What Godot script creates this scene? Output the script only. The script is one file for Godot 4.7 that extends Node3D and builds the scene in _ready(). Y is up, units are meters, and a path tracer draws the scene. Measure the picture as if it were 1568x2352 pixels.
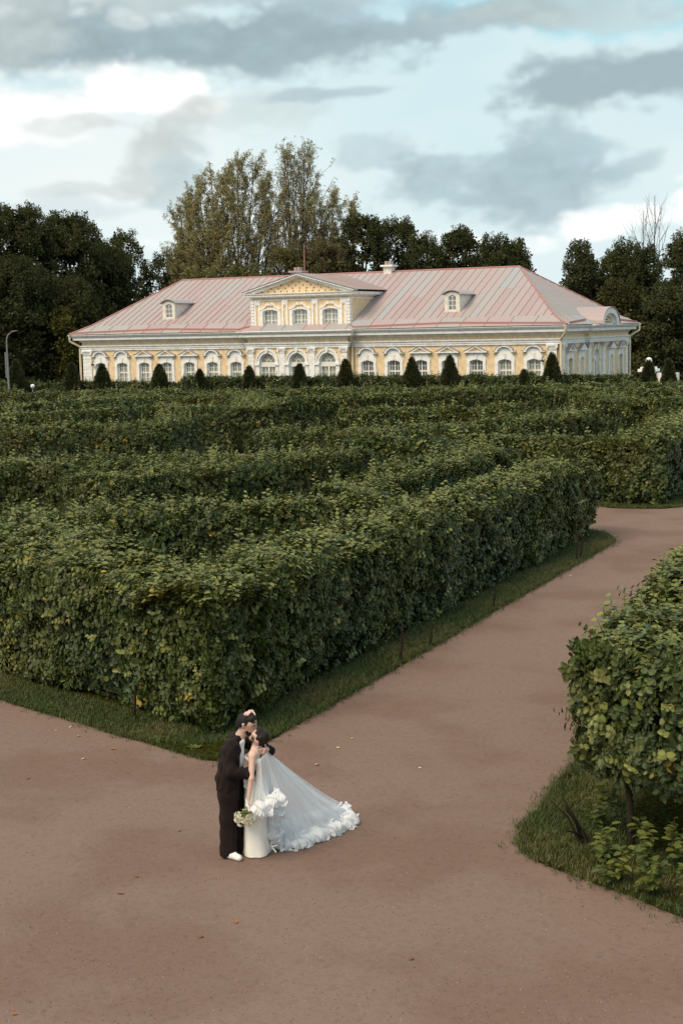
extends Node3D
# A wedding couple on a sandy path between the hedges of a maze, a long yellow and white pavilion behind.

const EYE := Vector3(0.0, 6.45, 0.0)
var rng := RandomNumberGenerator.new()
var fn := FastNoiseLite.new()
var M := {}
var sprig_mesh: Mesh
var sprig_small: Mesh
var shoot_mesh: Mesh
var leaf_mesh: Mesh
var tuft_mesh: Mesh
var used := {}

class MB:
	var v := PackedVector3Array()
	var n := PackedVector3Array()
	var uv := PackedVector2Array()
	var uv2 := PackedVector2Array()
	var col := PackedColorArray()
	var ix := PackedInt32Array()
	func tri(a: Vector3, b: Vector3, c: Vector3):   # counter-clockwise seen from outside
		var m := (b - a).cross(c - a).normalized()
		var k := v.size()
		v.append(a); v.append(b); v.append(c)
		n.append(m); n.append(m); n.append(m)
		ix.append(k); ix.append(k + 2); ix.append(k + 1)
	func quad(a: Vector3, b: Vector3, c: Vector3, d: Vector3):
		var m := (c - a).cross(d - b).normalized()
		var k := v.size()
		v.append(a); v.append(b); v.append(c); v.append(d)
		n.append(m); n.append(m); n.append(m); n.append(m)
		ix.append_array(PackedInt32Array([k, k + 2, k + 1, k, k + 3, k + 2]))
	func box(lo: Vector3, hi: Vector3):
		hexa([Vector3(lo.x, lo.y, hi.z), Vector3(hi.x, lo.y, hi.z), Vector3(hi.x, lo.y, lo.z), Vector3(lo.x, lo.y, lo.z)],
			[Vector3(lo.x, hi.y, hi.z), Vector3(hi.x, hi.y, hi.z), Vector3(hi.x, hi.y, lo.z), Vector3(lo.x, hi.y, lo.z)])
	func hexa(b: Array, t: Array):   # bottom ring and top ring, counter-clockwise seen from above
		quad(b[3], b[2], b[1], b[0])
		quad(t[0], t[1], t[2], t[3])
		for i in 4:
			var j := (i + 1) % 4
			quad(b[i], b[j], t[j], t[i])
	func extrude(poly: PackedVector2Array, z0: float, z1: float):   # polygon in x, y
		var p := poly
		if Geometry2D.is_polygon_clockwise(p):
			p = p.duplicate(); p.reverse()
		var tr := Geometry2D.triangulate_polygon(p)
		for i in range(0, tr.size(), 3):
			var a := p[tr[i]]; var b := p[tr[i + 1]]; var c := p[tr[i + 2]]
			if (b - a).cross(c - a) < 0.0:
				var s := b; b = c; c = s
			tri(Vector3(a.x, a.y, z1), Vector3(b.x, b.y, z1), Vector3(c.x, c.y, z1))
			tri(Vector3(a.x, a.y, z0), Vector3(c.x, c.y, z0), Vector3(b.x, b.y, z0))
		for i in p.size():
			var a2 := p[i]; var b2 := p[(i + 1) % p.size()]
			quad(Vector3(a2.x, a2.y, z0), Vector3(b2.x, b2.y, z0), Vector3(b2.x, b2.y, z1), Vector3(a2.x, a2.y, z1))
	func band(inner: PackedVector2Array, outer: PackedVector2Array, z0: float, z1: float):   # strip between two open polylines
		for i in inner.size() - 1:
			var a := inner[i]; var b := inner[i + 1]; var c := outer[i + 1]; var d := outer[i]
			var p := PackedVector2Array([a, b, c, d])
			var flip := Geometry2D.is_polygon_clockwise(p)
			var q := [a, b, c, d]
			if flip:
				q = [b, a, d, c]
			quad(V3(q[0], z1), V3(q[1], z1), V3(q[2], z1), V3(q[3], z1))
			if flip:
				quad(V3(b, z0), V3(a, z0), V3(a, z1), V3(b, z1))
				quad(V3(d, z0), V3(c, z0), V3(c, z1), V3(d, z1))
			else:
				quad(V3(a, z0), V3(b, z0), V3(b, z1), V3(a, z1))
				quad(V3(c, z0), V3(d, z0), V3(d, z1), V3(c, z1))
		for e in [0, inner.size() - 1]:
			quad(V3(inner[e], z0), V3(outer[e], z0), V3(outer[e], z1), V3(inner[e], z1))
	func V3(p: Vector2, z: float) -> Vector3:
		return Vector3(p.x, p.y, z)
	func tube(pts: Array, radii: Array, sides := 8, capped := true):
		var rows := []
		var up := Vector3.UP
		for i in pts.size():
			var t: Vector3 = (pts[mini(i + 1, pts.size() - 1)] - pts[maxi(i - 1, 0)]).normalized()
			if absf(t.dot(up)) > 0.95:
				up = Vector3.RIGHT if absf(t.x) < 0.9 else Vector3.BACK
			var s := t.cross(up).normalized()
			var w := s.cross(t)
			var row := []
			for k in sides:
				var a := TAU * k / sides
				row.append((s * cos(a) + w * sin(a)))
			rows.append(row)
			up = w
		var k0 := v.size()
		for i in pts.size():
			for k in sides:
				v.append(pts[i] + rows[i][k] * radii[i]); n.append(rows[i][k])
		for i in pts.size() - 1:
			for k in sides:
				var a1 := k0 + i * sides + k
				var b1 := k0 + i * sides + (k + 1) % sides
				ix.append_array(PackedInt32Array([a1, b1, b1 + sides, a1, b1 + sides, a1 + sides]))
		if capped:
			for e in [0, pts.size() - 1]:
				var m: Vector3 = (pts[0] - pts[1]).normalized() if e == 0 else (pts[e] - pts[e - 1]).normalized()
				var c0 := v.size()
				v.append(pts[e]); n.append(m)
				for k in sides:
					v.append(pts[e] + rows[e][k] * radii[e]); n.append(m)
				for k in sides:
					ix.append_array(PackedInt32Array([c0, c0 + 1 + k, c0 + 1 + (k + 1) % sides]))
	func lathe(prof: Array, sides := 16, at := Vector3.ZERO):   # prof: Vector2(radius, height), bottom to top
		var k0 := v.size()
		for i in prof.size():
			var d: Vector2 = prof[mini(i + 1, prof.size() - 1)] - prof[maxi(i - 1, 0)]
			for k in sides:
				var a := TAU * k / sides
				v.append(at + Vector3(cos(a) * prof[i].x, prof[i].y, sin(a) * prof[i].x))
				n.append(Vector3(cos(a) * d.y, -d.x, sin(a) * d.y).normalized())
		for i in prof.size() - 1:
			for k in sides:
				var a1 := k0 + i * sides + k
				var b1 := k0 + i * sides + (k + 1) % sides
				ix.append_array(PackedInt32Array([a1, b1, b1 + sides, a1, b1 + sides, a1 + sides]))
	func grid(rows: Array, closed := false):   # rows of equal length, smooth normals; outside to the right of row direction
		var nr := rows.size(); var nc: int = rows[0].size(); var k0 := v.size()
		for i in nr:
			for j in nc:
				var jm := (j - 1 + nc) % nc if closed else maxi(j - 1, 0)
				var jp := (j + 1) % nc if closed else mini(j + 1, nc - 1)
				var du: Vector3 = rows[i][jp] - rows[i][jm]
				var dv: Vector3 = rows[mini(i + 1, nr - 1)][j] - rows[maxi(i - 1, 0)][j]
				v.append(rows[i][j]); n.append(du.cross(dv).normalized())
		for i in nr - 1:
			for j in (nc if closed else nc - 1):
				var a := k0 + i * nc + j; var b := k0 + i * nc + (j + 1) % nc
				ix.append_array(PackedInt32Array([a, b + nc, b, a, a + nc, b + nc]))
	func xf(t: Transform3D, from := 0):
		for i in range(from, v.size()):
			v[i] = t * v[i]; n[i] = (t.basis * n[i]).normalized()
	func mesh() -> ArrayMesh:
		var a := []
		a.resize(Mesh.ARRAY_MAX)
		a[Mesh.ARRAY_VERTEX] = v; a[Mesh.ARRAY_NORMAL] = n; a[Mesh.ARRAY_INDEX] = ix
		if uv.size() == v.size(): a[Mesh.ARRAY_TEX_UV] = uv
		if uv2.size() == v.size(): a[Mesh.ARRAY_TEX_UV2] = uv2
		if col.size() == v.size(): a[Mesh.ARRAY_COLOR] = col
		var m := ArrayMesh.new()
		m.add_surface_from_arrays(Mesh.PRIMITIVE_TRIANGLES, a)
		return m

func C(r: float, g: float, b: float, a := 1.0) -> Color:   # linear value to the sRGB that albedo_color takes
	var c := Color(r, g, b).linear_to_srgb()
	c.a = a
	return c

func mat(c: Color, rough := 0.8, spec := 0.4) -> StandardMaterial3D:
	var m := StandardMaterial3D.new()
	m.albedo_color = c; m.roughness = rough; m.metallic_specular = spec
	return m

func named(o: Node, called: String):
	if not used.has(called):
		used[called] = 0
		o.name = called
	else:
		used[called] += 1
		o.name = "%s_%03d" % [called, used[called]]

func part(called: String, mesh: Mesh, m: Material, parent: Node) -> MeshInstance3D:
	var o := MeshInstance3D.new()
	o.name = called; o.mesh = mesh; o.material_override = m
	parent.add_child(o, true)
	return o

func thing(called: String, label: String, category: String, at := Vector3.ZERO, turn := 0.0, group := "") -> Node3D:
	var o := Node3D.new()
	named(o, called)
	add_child(o)
	o.position = at; o.rotation.y = turn
	tag(o, label, category, group)
	return o

func tag(o: Node, label: String, category: String, group := ""):
	o.set_meta("label", label); o.set_meta("category", category)
	if group != "":
		o.set_meta("group", group)

func struct(called: String, mesh: Mesh, m: Material) -> MeshInstance3D:
	var o := MeshInstance3D.new()
	named(o, called)
	o.mesh = mesh; o.material_override = m
	add_child(o)
	o.set_meta("kind", "structure")
	return o

func scatter(called: String, mesh: Mesh, m: Material, parent: Node, xs: Array, cs: Array) -> MultiMeshInstance3D:
	var mm := MultiMesh.new()
	mm.transform_format = MultiMesh.TRANSFORM_3D
	mm.use_colors = true
	mm.mesh = mesh
	mm.instance_count = xs.size()
	var buf := PackedFloat32Array()
	buf.resize(xs.size() * 16)
	var k := 0
	for i in xs.size():
		var t: Transform3D = xs[i]
		var c: Color = cs[i]
		var b := t.basis
		buf[k] = b.x.x; buf[k + 1] = b.y.x; buf[k + 2] = b.z.x; buf[k + 3] = t.origin.x
		buf[k + 4] = b.x.y; buf[k + 5] = b.y.y; buf[k + 6] = b.z.y; buf[k + 7] = t.origin.y
		buf[k + 8] = b.x.z; buf[k + 9] = b.y.z; buf[k + 10] = b.z.z; buf[k + 11] = t.origin.z
		buf[k + 12] = c.r; buf[k + 13] = c.g; buf[k + 14] = c.b; buf[k + 15] = 1.0
		k += 16
	mm.buffer = buf
	var o := MultiMeshInstance3D.new()
	o.name = called
	o.multimesh = mm
	o.material_override = m
	parent.add_child(o, true)
	o.set_meta("kind", "stuff")
	return o

func rnd(a := 0.0, b := 1.0) -> float:
	return rng.randf_range(a, b)

func rdir() -> Vector3:
	var y := rnd(-1, 1); var a := rnd(0, TAU); var r := sqrt(1.0 - y * y)
	return Vector3(cos(a) * r, y, sin(a) * r)

func facing(up: Vector3, spin: float, s: float) -> Basis:   # a basis whose y axis is up, turned about it
	var x := up.cross(Vector3.BACK if absf(up.z) < 0.9 else Vector3.RIGHT).normalized()
	var z := x.cross(up)
	var b := Basis(x * cos(spin) + z * sin(spin), up, z * cos(spin) - x * sin(spin))
	return b * s

func vary(c: Color, amount: float) -> Color:
	var f := 1.0 + rnd(-amount, amount)
	return Color(c.r * f * (1.0 + rnd(-0.08, 0.08)), c.g * f, c.b * f * (1.0 + rnd(-0.12, 0.12)))

# ---------------------------------------------------------------- camera, sky, sun
func view():
	var cam := Camera3D.new()
	cam.name = "camera"
	cam.fov = rad_to_deg(2.0 * atan(1920.0 / 5333.0))
	cam.near = 0.1; cam.far = 2000.0
	add_child(cam)
	cam.position = EYE
	cam.rotation = Vector3(deg_to_rad(-7.33), 0.0, deg_to_rad(-1.2))
	cam.current = true
	var env := Environment.new()
	env.background_mode = Environment.BG_SKY
	var sky := Sky.new()
	var pm := PanoramaSkyMaterial.new()
	pm.panorama = ImageTexture.create_from_image(sky_image())
	sky.sky_material = pm
	env.sky = sky
	env.background_energy_multiplier = 0.84
	env.tonemap_mode = Environment.TONE_MAPPER_LINEAR
	env.tonemap_exposure = 1.45
	env.sdfgi_enabled = true; env.ssao_enabled = true; env.ssil_enabled = true
	var we := WorldEnvironment.new()
	we.name = "world"
	we.environment = env
	add_child(we)
	var sun := DirectionalLight3D.new()
	sun.name = "sun"
	sun.light_color = Color(1.0, 0.9, 0.77)
	sun.light_energy = 0.75
	sun.light_angular_distance = 35.0
	sun.shadow_enabled = true
	add_child(sun)
	var az := deg_to_rad(45.0); var el := deg_to_rad(52.0)   # high over the camera's left shoulder, spread wide by thin cloud
	sun.look_at_from_position(Vector3(-sin(az) * cos(el), sin(el), cos(az) * cos(el)) * 50.0, Vector3.ZERO)

var sn := FastNoiseLite.new()
var CLOUDS := []

func cloud(x: float, y: float, rx: float, ry: float, amount: float, tone: int, tilt := 0.0):   # a bank of cloud, given in pixels of a 1568 wide print
	var y2 := y + (x - 784.0) * 0.021
	CLOUDS.append([(x - 784.0 - (y - 1176.0) * 0.021) * 0.01754, (756.0 - y2) * 0.01754, rx * 0.01754, ry * 0.01754, amount, tone, tilt])

func sky_color(az: float, el: float) -> Color:   # degrees
	var t := clampf(el / 60.0, 0.0, 1.0)
	var base := Vector3(0.56, 0.7, 0.73).lerp(Vector3(0.4, 0.62, 0.7), smoothstep(0.0, 0.8, t))
	# thin high haze
	var inside0 := 1.0 - smoothstep(15.0, 40.0, absf(az))
	var d := Vector3(sin(deg_to_rad(az)) * cos(deg_to_rad(el)), sin(deg_to_rad(el)), -cos(deg_to_rad(az)) * cos(deg_to_rad(el)))
	var hz := sn.get_noise_3d(d.x * 160.0, d.y * 420.0, d.z * 160.0)
	base = base.lerp(Vector3(0.74, 0.79, 0.78), clampf(0.3 + hz * 1.1 - az * 0.012 * inside0, 0.0, 1.0))
	var warp := sn.get_noise_3d(d.x * 700.0 + 40.0, d.y * 1500.0, d.z * 700.0)
	var warp2 := sn.get_noise_3d(d.x * 700.0 - 90.0, d.y * 1500.0 + 33.0, d.z * 700.0)
	var fine := sn.get_noise_3d(d.x * 1900.0, d.y * 3600.0, d.z * 1900.0)
	var fine2 := sn.get_noise_3d(d.x * 5200.0 + 11.0, d.y * 8600.0, d.z * 5200.0)
	var inside := 1.0 - smoothstep(13.0, 19.0, absf(az))
	inside *= 1.0 - smoothstep(13.0, 18.0, el)
	if inside < 1.0:
		var g := sn.get_noise_3d(d.x * 330.0 + 7.0, d.y * 800.0, d.z * 330.0) + 0.35 * warp + 0.25 * fine + 0.12 * fine2
		var k := smoothstep(-0.02, 0.4, g) * (1.0 - inside) * 0.85
		base = base.lerp(Vector3(0.36, 0.44, 0.47), k)
		base = base.lerp(Vector3(0.98, 0.98, 0.95), smoothstep(0.2, 0.6, -g) * (1.0 - inside) * 0.7)
	if inside > 0.0:
		for c in CLOUDS:
			var px: float = az - c[0] + warp * 1.3
			var py: float = el - c[1] + warp2 * 0.75
			var rx: float = px * cos(c[6]) + py * sin(c[6])
			var ry: float = py * cos(c[6]) - px * sin(c[6])
			var q := 1.0 - sqrt(rx * rx / (c[2] * c[2]) + ry * ry / (c[3] * c[3]))
			if q > -0.9:
				var k2: float = smoothstep(-0.28, 0.4, q + fine * 0.65 + fine2 * 0.3 + warp * 0.35) * c[4] * inside
				var tone: Vector3 = [Vector3(0.29, 0.38, 0.415), Vector3(0.98, 0.975, 0.95), Vector3(0.33, 0.59, 0.68), Vector3(0.47, 0.515, 0.505), Vector3(0.35, 0.455, 0.495)][c[5]]
				tone *= 1.0 + 0.16 * fine + 0.1 * warp2 + 0.14 * fine2
				base = base.lerp(tone, clampf(k2, 0.0, 1.0))
	return Color(base.x, base.y, base.z)

func sky_image() -> Image:
	sn.seed = 11; sn.noise_type = FastNoiseLite.TYPE_SIMPLEX_SMOOTH; sn.frequency = 0.01
	sn.fractal_type = FastNoiseLite.FRACTAL_FBM; sn.fractal_octaves = 5
	cloud(1400, 20, 420, 95, 0.75, 2)
	cloud(950, 15, 260, 60, 0.3, 2)
	cloud(250, 20, 560, 70, 0.75, 3)
	cloud(240, 140, 470, 80, 0.95, 0, 0.03)
	cloud(620, 130, 380, 78, 0.9, 0, 0.05)
	cloud(980, 95, 330, 38, 0.7, 0, 0.03)
	cloud(1330, 78, 330, 28, 0.55, 3)
	cloud(620, 40, 300, 40, 0.6, 4)
	cloud(60, 120, 150, 90, 0.5, 3)
	cloud(318, 78, 44, 18, 0.22, 1)
	cloud(130, 235, 90, 26, 0.35, 2)
	cloud(320, 245, 190, 62, 1.0, 1)
	cloud(120, 300, 210, 60, 0.55, 1)
	cloud(600, 270, 190, 40, 0.35, 3)
	cloud(745, 244, 130, 17, 0.7, 4)
	cloud(200, 330, 130, 20, 0.5, 3)
	cloud(345, 375, 80, 75, 0.75, 3)
	cloud(425, 300, 95, 40, 0.6, 3, 0.5)
	cloud(415, 430, 65, 90, 0.55, 4)
	cloud(260, 448, 160, 16, 0.45, 3)
	cloud(150, 490, 160, 30, 0.3, 4)
	cloud(1400, 215, 265, 62, 0.95, 0, 0.06)
	cloud(1240, 235, 100, 36, 0.6, 0)
	cloud(1235, 450, 185, 92, 0.85, 4, 0.2)
	cloud(1275, 370, 85, 72, 0.85, 4)
	cloud(1430, 390, 90, 26, 0.6, 4, 0.35)
	cloud(965, 425, 110, 52, 0.8, 4, 0.25)
	cloud(1080, 400, 60, 22, 0.4, 4, 0.4)
	cloud(860, 365, 110, 34, 0.5, 4)
	cloud(1390, 520, 130, 30, 0.8, 1, 0.1)
	cloud(1570, 470, 62, 75, 0.95, 1)
	cloud(640, 560, 300, 40, 0.3, 1)
	cloud(1100, 560, 160, 26, 0.4, 1)
	var lo := Image.create(512, 256, false, Image.FORMAT_RGBF)
	for y in 256:
		var el := 90.0 - (y + 0.5) / 256.0 * 180.0
		for x in 512:
			var az := (x + 0.5) / 512.0 * 360.0
			if az > 180.0:
				az -= 360.0
			lo.set_pixel(x, y, sky_color(az, maxf(el, 0.0)) if el > -2.0 else Color(0.4, 0.42, 0.38))
	lo.resize(4096, 2048, Image.INTERPOLATE_CUBIC)
	var w := 4096; var h := 2048
	for y in range(int(h * 0.5 * (1.0 - 19.0 / 90.0)), h / 2 + 6):
		var el2 := 90.0 - (y + 0.5) / h * 180.0
		for x in range(-230, 230):
			lo.set_pixel((x + w) % w, y, sky_color((x + 0.5) / w * 360.0, maxf(el2, 0.0)))
	return lo

# ---------------------------------------------------------------- ground
func noise_tex(size: int, per: float, seed_: int, oct: int, f: Callable) -> ImageTexture:
	var nz := FastNoiseLite.new()
	nz.seed = seed_; nz.frequency = per; nz.fractal_octaves = oct; nz.fractal_type = FastNoiseLite.FRACTAL_FBM
	nz.noise_type = FastNoiseLite.TYPE_SIMPLEX_SMOOTH
	var src := nz.get_seamless_image(size, size)
	var im := Image.create(size, size, false, Image.FORMAT_RGB8)
	for y in size:
		for x in size:
			im.set_pixel(x, y, f.call(src.get_pixel(x, y).r))
	return ImageTexture.create_from_image(im)

func ground():
	var gm := StandardMaterial3D.new()
	var hrng := RandomNumberGenerator.new()
	hrng.seed = 5
	gm.albedo_texture = noise_tex(1024, 0.014, 3, 6, func(t):
		var k := clampf(0.52 - 0.32 * smoothstep(0.52, 0.86, t) + (t - 0.5) * 0.4 + hrng.randf_range(-0.3, 0.3), 0.0, 1.0)
		return Color(0.148, 0.096, 0.077).lerp(Color(0.268, 0.19, 0.16), k).linear_to_srgb())
	gm.uv1_triplanar = true; gm.uv1_world_triplanar = true; gm.uv1_scale = Vector3.ONE / 3.1
	gm.detail_enabled = true
	gm.detail_blend_mode = BaseMaterial3D.BLEND_MODE_MUL
	gm.detail_uv_layer = BaseMaterial3D.DETAIL_UV_2
	gm.detail_albedo = noise_tex(1024, 0.005, 9, 7, func(t):
		var k := smoothstep(0.22, 0.62, t)
		return Color(0.86, 0.82, 0.79).lerp(Color(1.0, 1.0, 1.0), k).linear_to_srgb())
	gm.heightmap_enabled = true
	gm.heightmap_texture = noise_tex(512, 0.12, 21, 4, func(t): return Color(t, t, t))
	gm.heightmap_scale = 0.3
	gm.roughness = 0.95; gm.metallic_specular = 0.2
	var b := MB.new()
	b.quad(Vector3(-500, 0, 300), Vector3(500, 0, 300), Vector3(500, 0, -900), Vector3(-500, 0, -900))
	for p in b.v:
		b.uv.append(Vector2(p.x, p.z)); b.uv2.append(Vector2(p.x / 17.0, p.z / 17.0))
	struct("ground", b.mesh(), gm)
	var lw := MB.new()
	lw.quad(Vector3(-400, 0.006, -105), Vector3(400, 0.006, -105), Vector3(400, 0.006, -800), Vector3(-400, 0.006, -800))
	struct("lawn", lw.mesh(), M.turf)

func verge(line: Array, half: float, tuft_density: float, keep_off: float) -> void:
	var pl := PackedVector2Array()
	for p in line:
		pl.append(p)
	var polys := Geometry2D.offset_polyline(pl, half, Geometry2D.JOIN_MITER, Geometry2D.END_ROUND)
	var poly := PackedVector2Array()
	var src: PackedVector2Array = polys[0]
	for i in src.size():
		var a := src[i]; var b := src[(i + 1) % src.size()]
		var k := maxi(1, int(a.distance_to(b) / 0.25))
		for j in k:
			var p := a.lerp(b, float(j) / k)
			var q := fn.get_noise_2d(p.x * 60.0, p.y * 60.0) * 0.13 + fn.get_noise_2d(p.x * 230.0, p.y * 230.0) * 0.06
			poly.append(p + Vector2(q, -q))
	for pass_ in 1:   # worn, rounded corners
		var soft := PackedVector2Array()
		for i in poly.size():
			var sum := Vector2.ZERO
			for j in range(-3, 4):
				sum += poly[(i + j + poly.size()) % poly.size()]
			soft.append(poly[i] * 0.3 + sum / 7.0 * 0.7)
		poly = soft
	if Geometry2D.is_polygon_clockwise(poly):
		poly.reverse()
	var mb := MB.new()
	var tr := Geometry2D.triangulate_polygon(poly)
	var y := 0.045
	for i in range(0, tr.size(), 3):
		var a := poly[tr[i]]; var b := poly[tr[i + 1]]; var c := poly[tr[i + 2]]
		if (b - a).cross(c - a) > 0.0:
			var s := b; b = c; c = s
		mb.tri(Vector3(a.x, y, a.y), Vector3(b.x, y, b.y), Vector3(c.x, y, c.y))
	for i in poly.size():
		var a := poly[i]; var b := poly[(i + 1) % poly.size()]
		mb.quad(Vector3(a.x, y, a.y), Vector3(b.x, y, b.y), Vector3(b.x, -0.02, b.y), Vector3(a.x, -0.02, a.y))
	struct("grass_verge", mb.mesh(), M.turf)
	# blades, thick near the edge, thin in the deep shade of the hedge
	var xs := []; var cs := []
	var lo := poly[0]; var hi := poly[0]
	for p in poly:
		lo = Vector2(minf(lo.x, p.x), minf(lo.y, p.y)); hi = Vector2(maxf(hi.x, p.x), maxf(hi.y, p.y))
	var tries := int((hi.x - lo.x) * (hi.y - lo.y) * tuft_density)
	for i in tries:
		var p := Vector2(rnd(lo.x, hi.x), rnd(lo.y, hi.y))
		var near := 1e9
		for k in pl.size() - 1:
			near = minf(near, p.distance_to(Geometry2D.get_closest_point_to_segment(p, pl[k], pl[k + 1])))
		if near < keep_off or near > half + 0.12 or rng.randf() > smoothstep(keep_off - 0.1, keep_off + 0.35, near) + 0.25:
			continue
		if near > half - 0.05 and not Geometry2D.is_point_in_polygon(p, poly) and rng.randf() < 0.8:
			continue
		if absf(p.x) > 1.0 + 0.30 * absf(p.y):
			continue
		var up := (Vector3.UP + rdir() * 0.35).normalized()
		xs.append(Transform3D(facing(up, rnd(0, TAU), rnd(0.6, 1.35)), Vector3(p.x, 0.04, p.y)))
		var patch := fn.get_noise_2d(p.x * 40.0 + 300.0, p.y * 40.0)
		cs.append(vary(Color(0.06, 0.085, 0.022).lerp(Color(0.12, 0.115, 0.04), clampf(patch * 1.5 + 0.25, 0.0, 1.0)), 0.3))
	for i in poly.size():
		var a := poly[i]; var b := poly[(i + 1) % poly.size()]
		var inw := Vector2(-(b - a).y, (b - a).x).normalized()
		if absf(a.x) > 1.0 + 0.30 * absf(a.y):
			continue
		for j in int(a.distance_to(b) * 55.0):
			var p := a.lerp(b, rnd()) + inw * (rnd(-0.05, 0.1) + (rnd(-0.2, 0.0) if rng.randf() < 0.12 else 0.0))
			var up := (Vector3.UP * 0.9 - Vector3(inw.x, 0, inw.y) * rnd(-0.1, 0.8) + rdir() * 0.3).normalized()
			xs.append(Transform3D(facing(up, rnd(0, TAU), rnd(0.6, 1.3)), Vector3(p.x, 0.02, p.y)))
			cs.append(vary(Color(0.06, 0.08, 0.022), 0.35))
	var o := scatter("grass", M_blade, M.leaf, self, xs, cs)
	named(o, "grass")
	tag(o, ["short green grass growing along the foot of the front hedge", "short green grass growing round the near corner hedge", "short grass at the foot of the hedge beyond the path fork", "tuft of grass on the corner cut by the frame"][verge_count], "grass")
	verge_count += 1

var verge_count := 0
var M_blade: Mesh

# ---------------------------------------------------------------- foliage pieces
func add_leaf(b: MB, at: Vector3, along: Vector3, face: Vector3, length: float, width: float):
	var s := along.cross(face).normalized()
	var f := s.cross(along).normalized()
	var base := at
	var mid := at + along * length * 0.5 - f * width * 0.1
	var tip := at + along * length - f * length * 0.16
	var pl := []
	for side in [-1.0, 1.0]:
		var p1: Vector3 = at + along * length * 0.12 + s * side * width * 0.36 + f * width * 0.05
		var p2: Vector3 = at + along * length * 0.5 + s * side * width * 0.5 + f * width * 0.06
		var p3: Vector3 = at + along * length * 0.82 + s * side * width * 0.26 - f * length * 0.06
		pl = [base, p1, p2, p3, tip]
		for i in 4:
			if side > 0:
				b.tri(pl[i], pl[i + 1], mid)
			else:
				b.tri(pl[i + 1], pl[i], mid)

func make_pieces():
	rng.seed = 101
	var lf := MB.new()
	add_leaf(lf, Vector3.ZERO, Vector3(0, 0.25, 1).normalized(), Vector3.UP, 0.125, 0.105)
	leaf_mesh = lf.mesh()
	var sp := MB.new()
	for i in 8:
		var a := TAU * i / 8.0 + rnd(-0.4, 0.4)
		var out := Vector3(cos(a), rnd(-0.25, 0.5), sin(a)).normalized()
		add_leaf(sp, Vector3(cos(a) * 0.02, rnd(-0.06, 0.09), sin(a) * 0.02), out, (Vector3.UP + rdir() * 0.35).normalized(), rnd(0.07, 0.1), rnd(0.058, 0.082))
	sprig_mesh = sp.mesh()
	var ss := MB.new()
	for i in 12:
		var a := TAU * i / 12.0 * 2.0 + rnd(-0.4, 0.4)
		var out := Vector3(cos(a), rnd(-0.4, 0.6), sin(a)).normalized()
		add_leaf(ss, rdir() * 0.11, out, (Vector3.UP + rdir() * 0.6).normalized(), rnd(0.075, 0.105), rnd(0.06, 0.085))
	sprig_small = ss.mesh()
	var sh := MB.new()
	sh.tube([Vector3.ZERO, Vector3(0.01, 0.17, 0.0), Vector3(0.0, 0.34, 0.02)], [0.005, 0.004, 0.002], 4)
	for i in 7:
		var y := 0.05 + i * 0.045
		var a := PI * i + rnd(-0.5, 0.5)
		var out := Vector3(cos(a), rnd(0.05, 0.5), sin(a)).normalized()
		add_leaf(sh, Vector3(0, y, 0), out, (Vector3.UP + rdir() * 0.3).normalized(), 0.115 - i * 0.008, 0.09 - i * 0.006)
	shoot_mesh = sh.mesh()
	var tf := MB.new()
	for i in 16:
		var p := rdir() * pow(rnd(), 0.5) * 0.42
		p.y *= 0.7
		var out := (p.normalized() + rdir() * 0.7).normalized()
		var s := out.cross(rdir()).normalized()
		var l := rnd(0.2, 0.32); var w := l * 0.36
		var m := p + out * l * 0.5 + out.cross(s) * l * 0.1
		tf.tri(p, m + s * w, m); tf.tri(p, m, m - s * w); tf.tri(m, m + s * w, p + out * l); tf.tri(m, p + out * l, m - s * w)
	tuft_mesh = tf.mesh()
	var bl := MB.new()
	for i in 9:
		var a := rnd(0, TAU); var q := Vector3(cos(a), 0, sin(a))
		var at := Vector3(rnd(-0.05, 0.05), 0, rnd(-0.05, 0.05))
		var hh := rnd(0.035, 0.085)
		var sd := q.cross(Vector3.UP) * 0.0042
		bl.tri(at - sd, at + sd, at + q * rnd(0.01, 0.05) + Vector3(0, hh, 0))
	M_blade = bl.mesh()

# ---------------------------------------------------------------- hedges
func inside_hedge(p: Vector2, line: Array, half: float, skip: int, earlier := false) -> bool:
	for k in line.size() - 1:
		if k == skip or (earlier and k > skip):
			continue
		if p.distance_to(Geometry2D.get_closest_point_to_segment(p, line[k], line[k + 1])) < half:
			return true
	return false

func past_corner(p: Vector2, line: Array, half: float, k: int) -> bool:   # outside the neighbouring arm's outer face
	for j in [k - 1, k + 1]:
		if j < 0 or j > line.size() - 2:
			continue
		var corner: Vector2 = line[maxi(j, k)]
		var t: Vector2 = (line[j + 1] - line[j]).normalized()
		var own: Vector2 = (line[k + 1] - line[k]).normalized()
		var away := (p - corner).dot(own) * (1.0 if j > k else -1.0)
		if away > 0.0 and absf((p - corner).cross(t)) > half:
			return true
	return false

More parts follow.
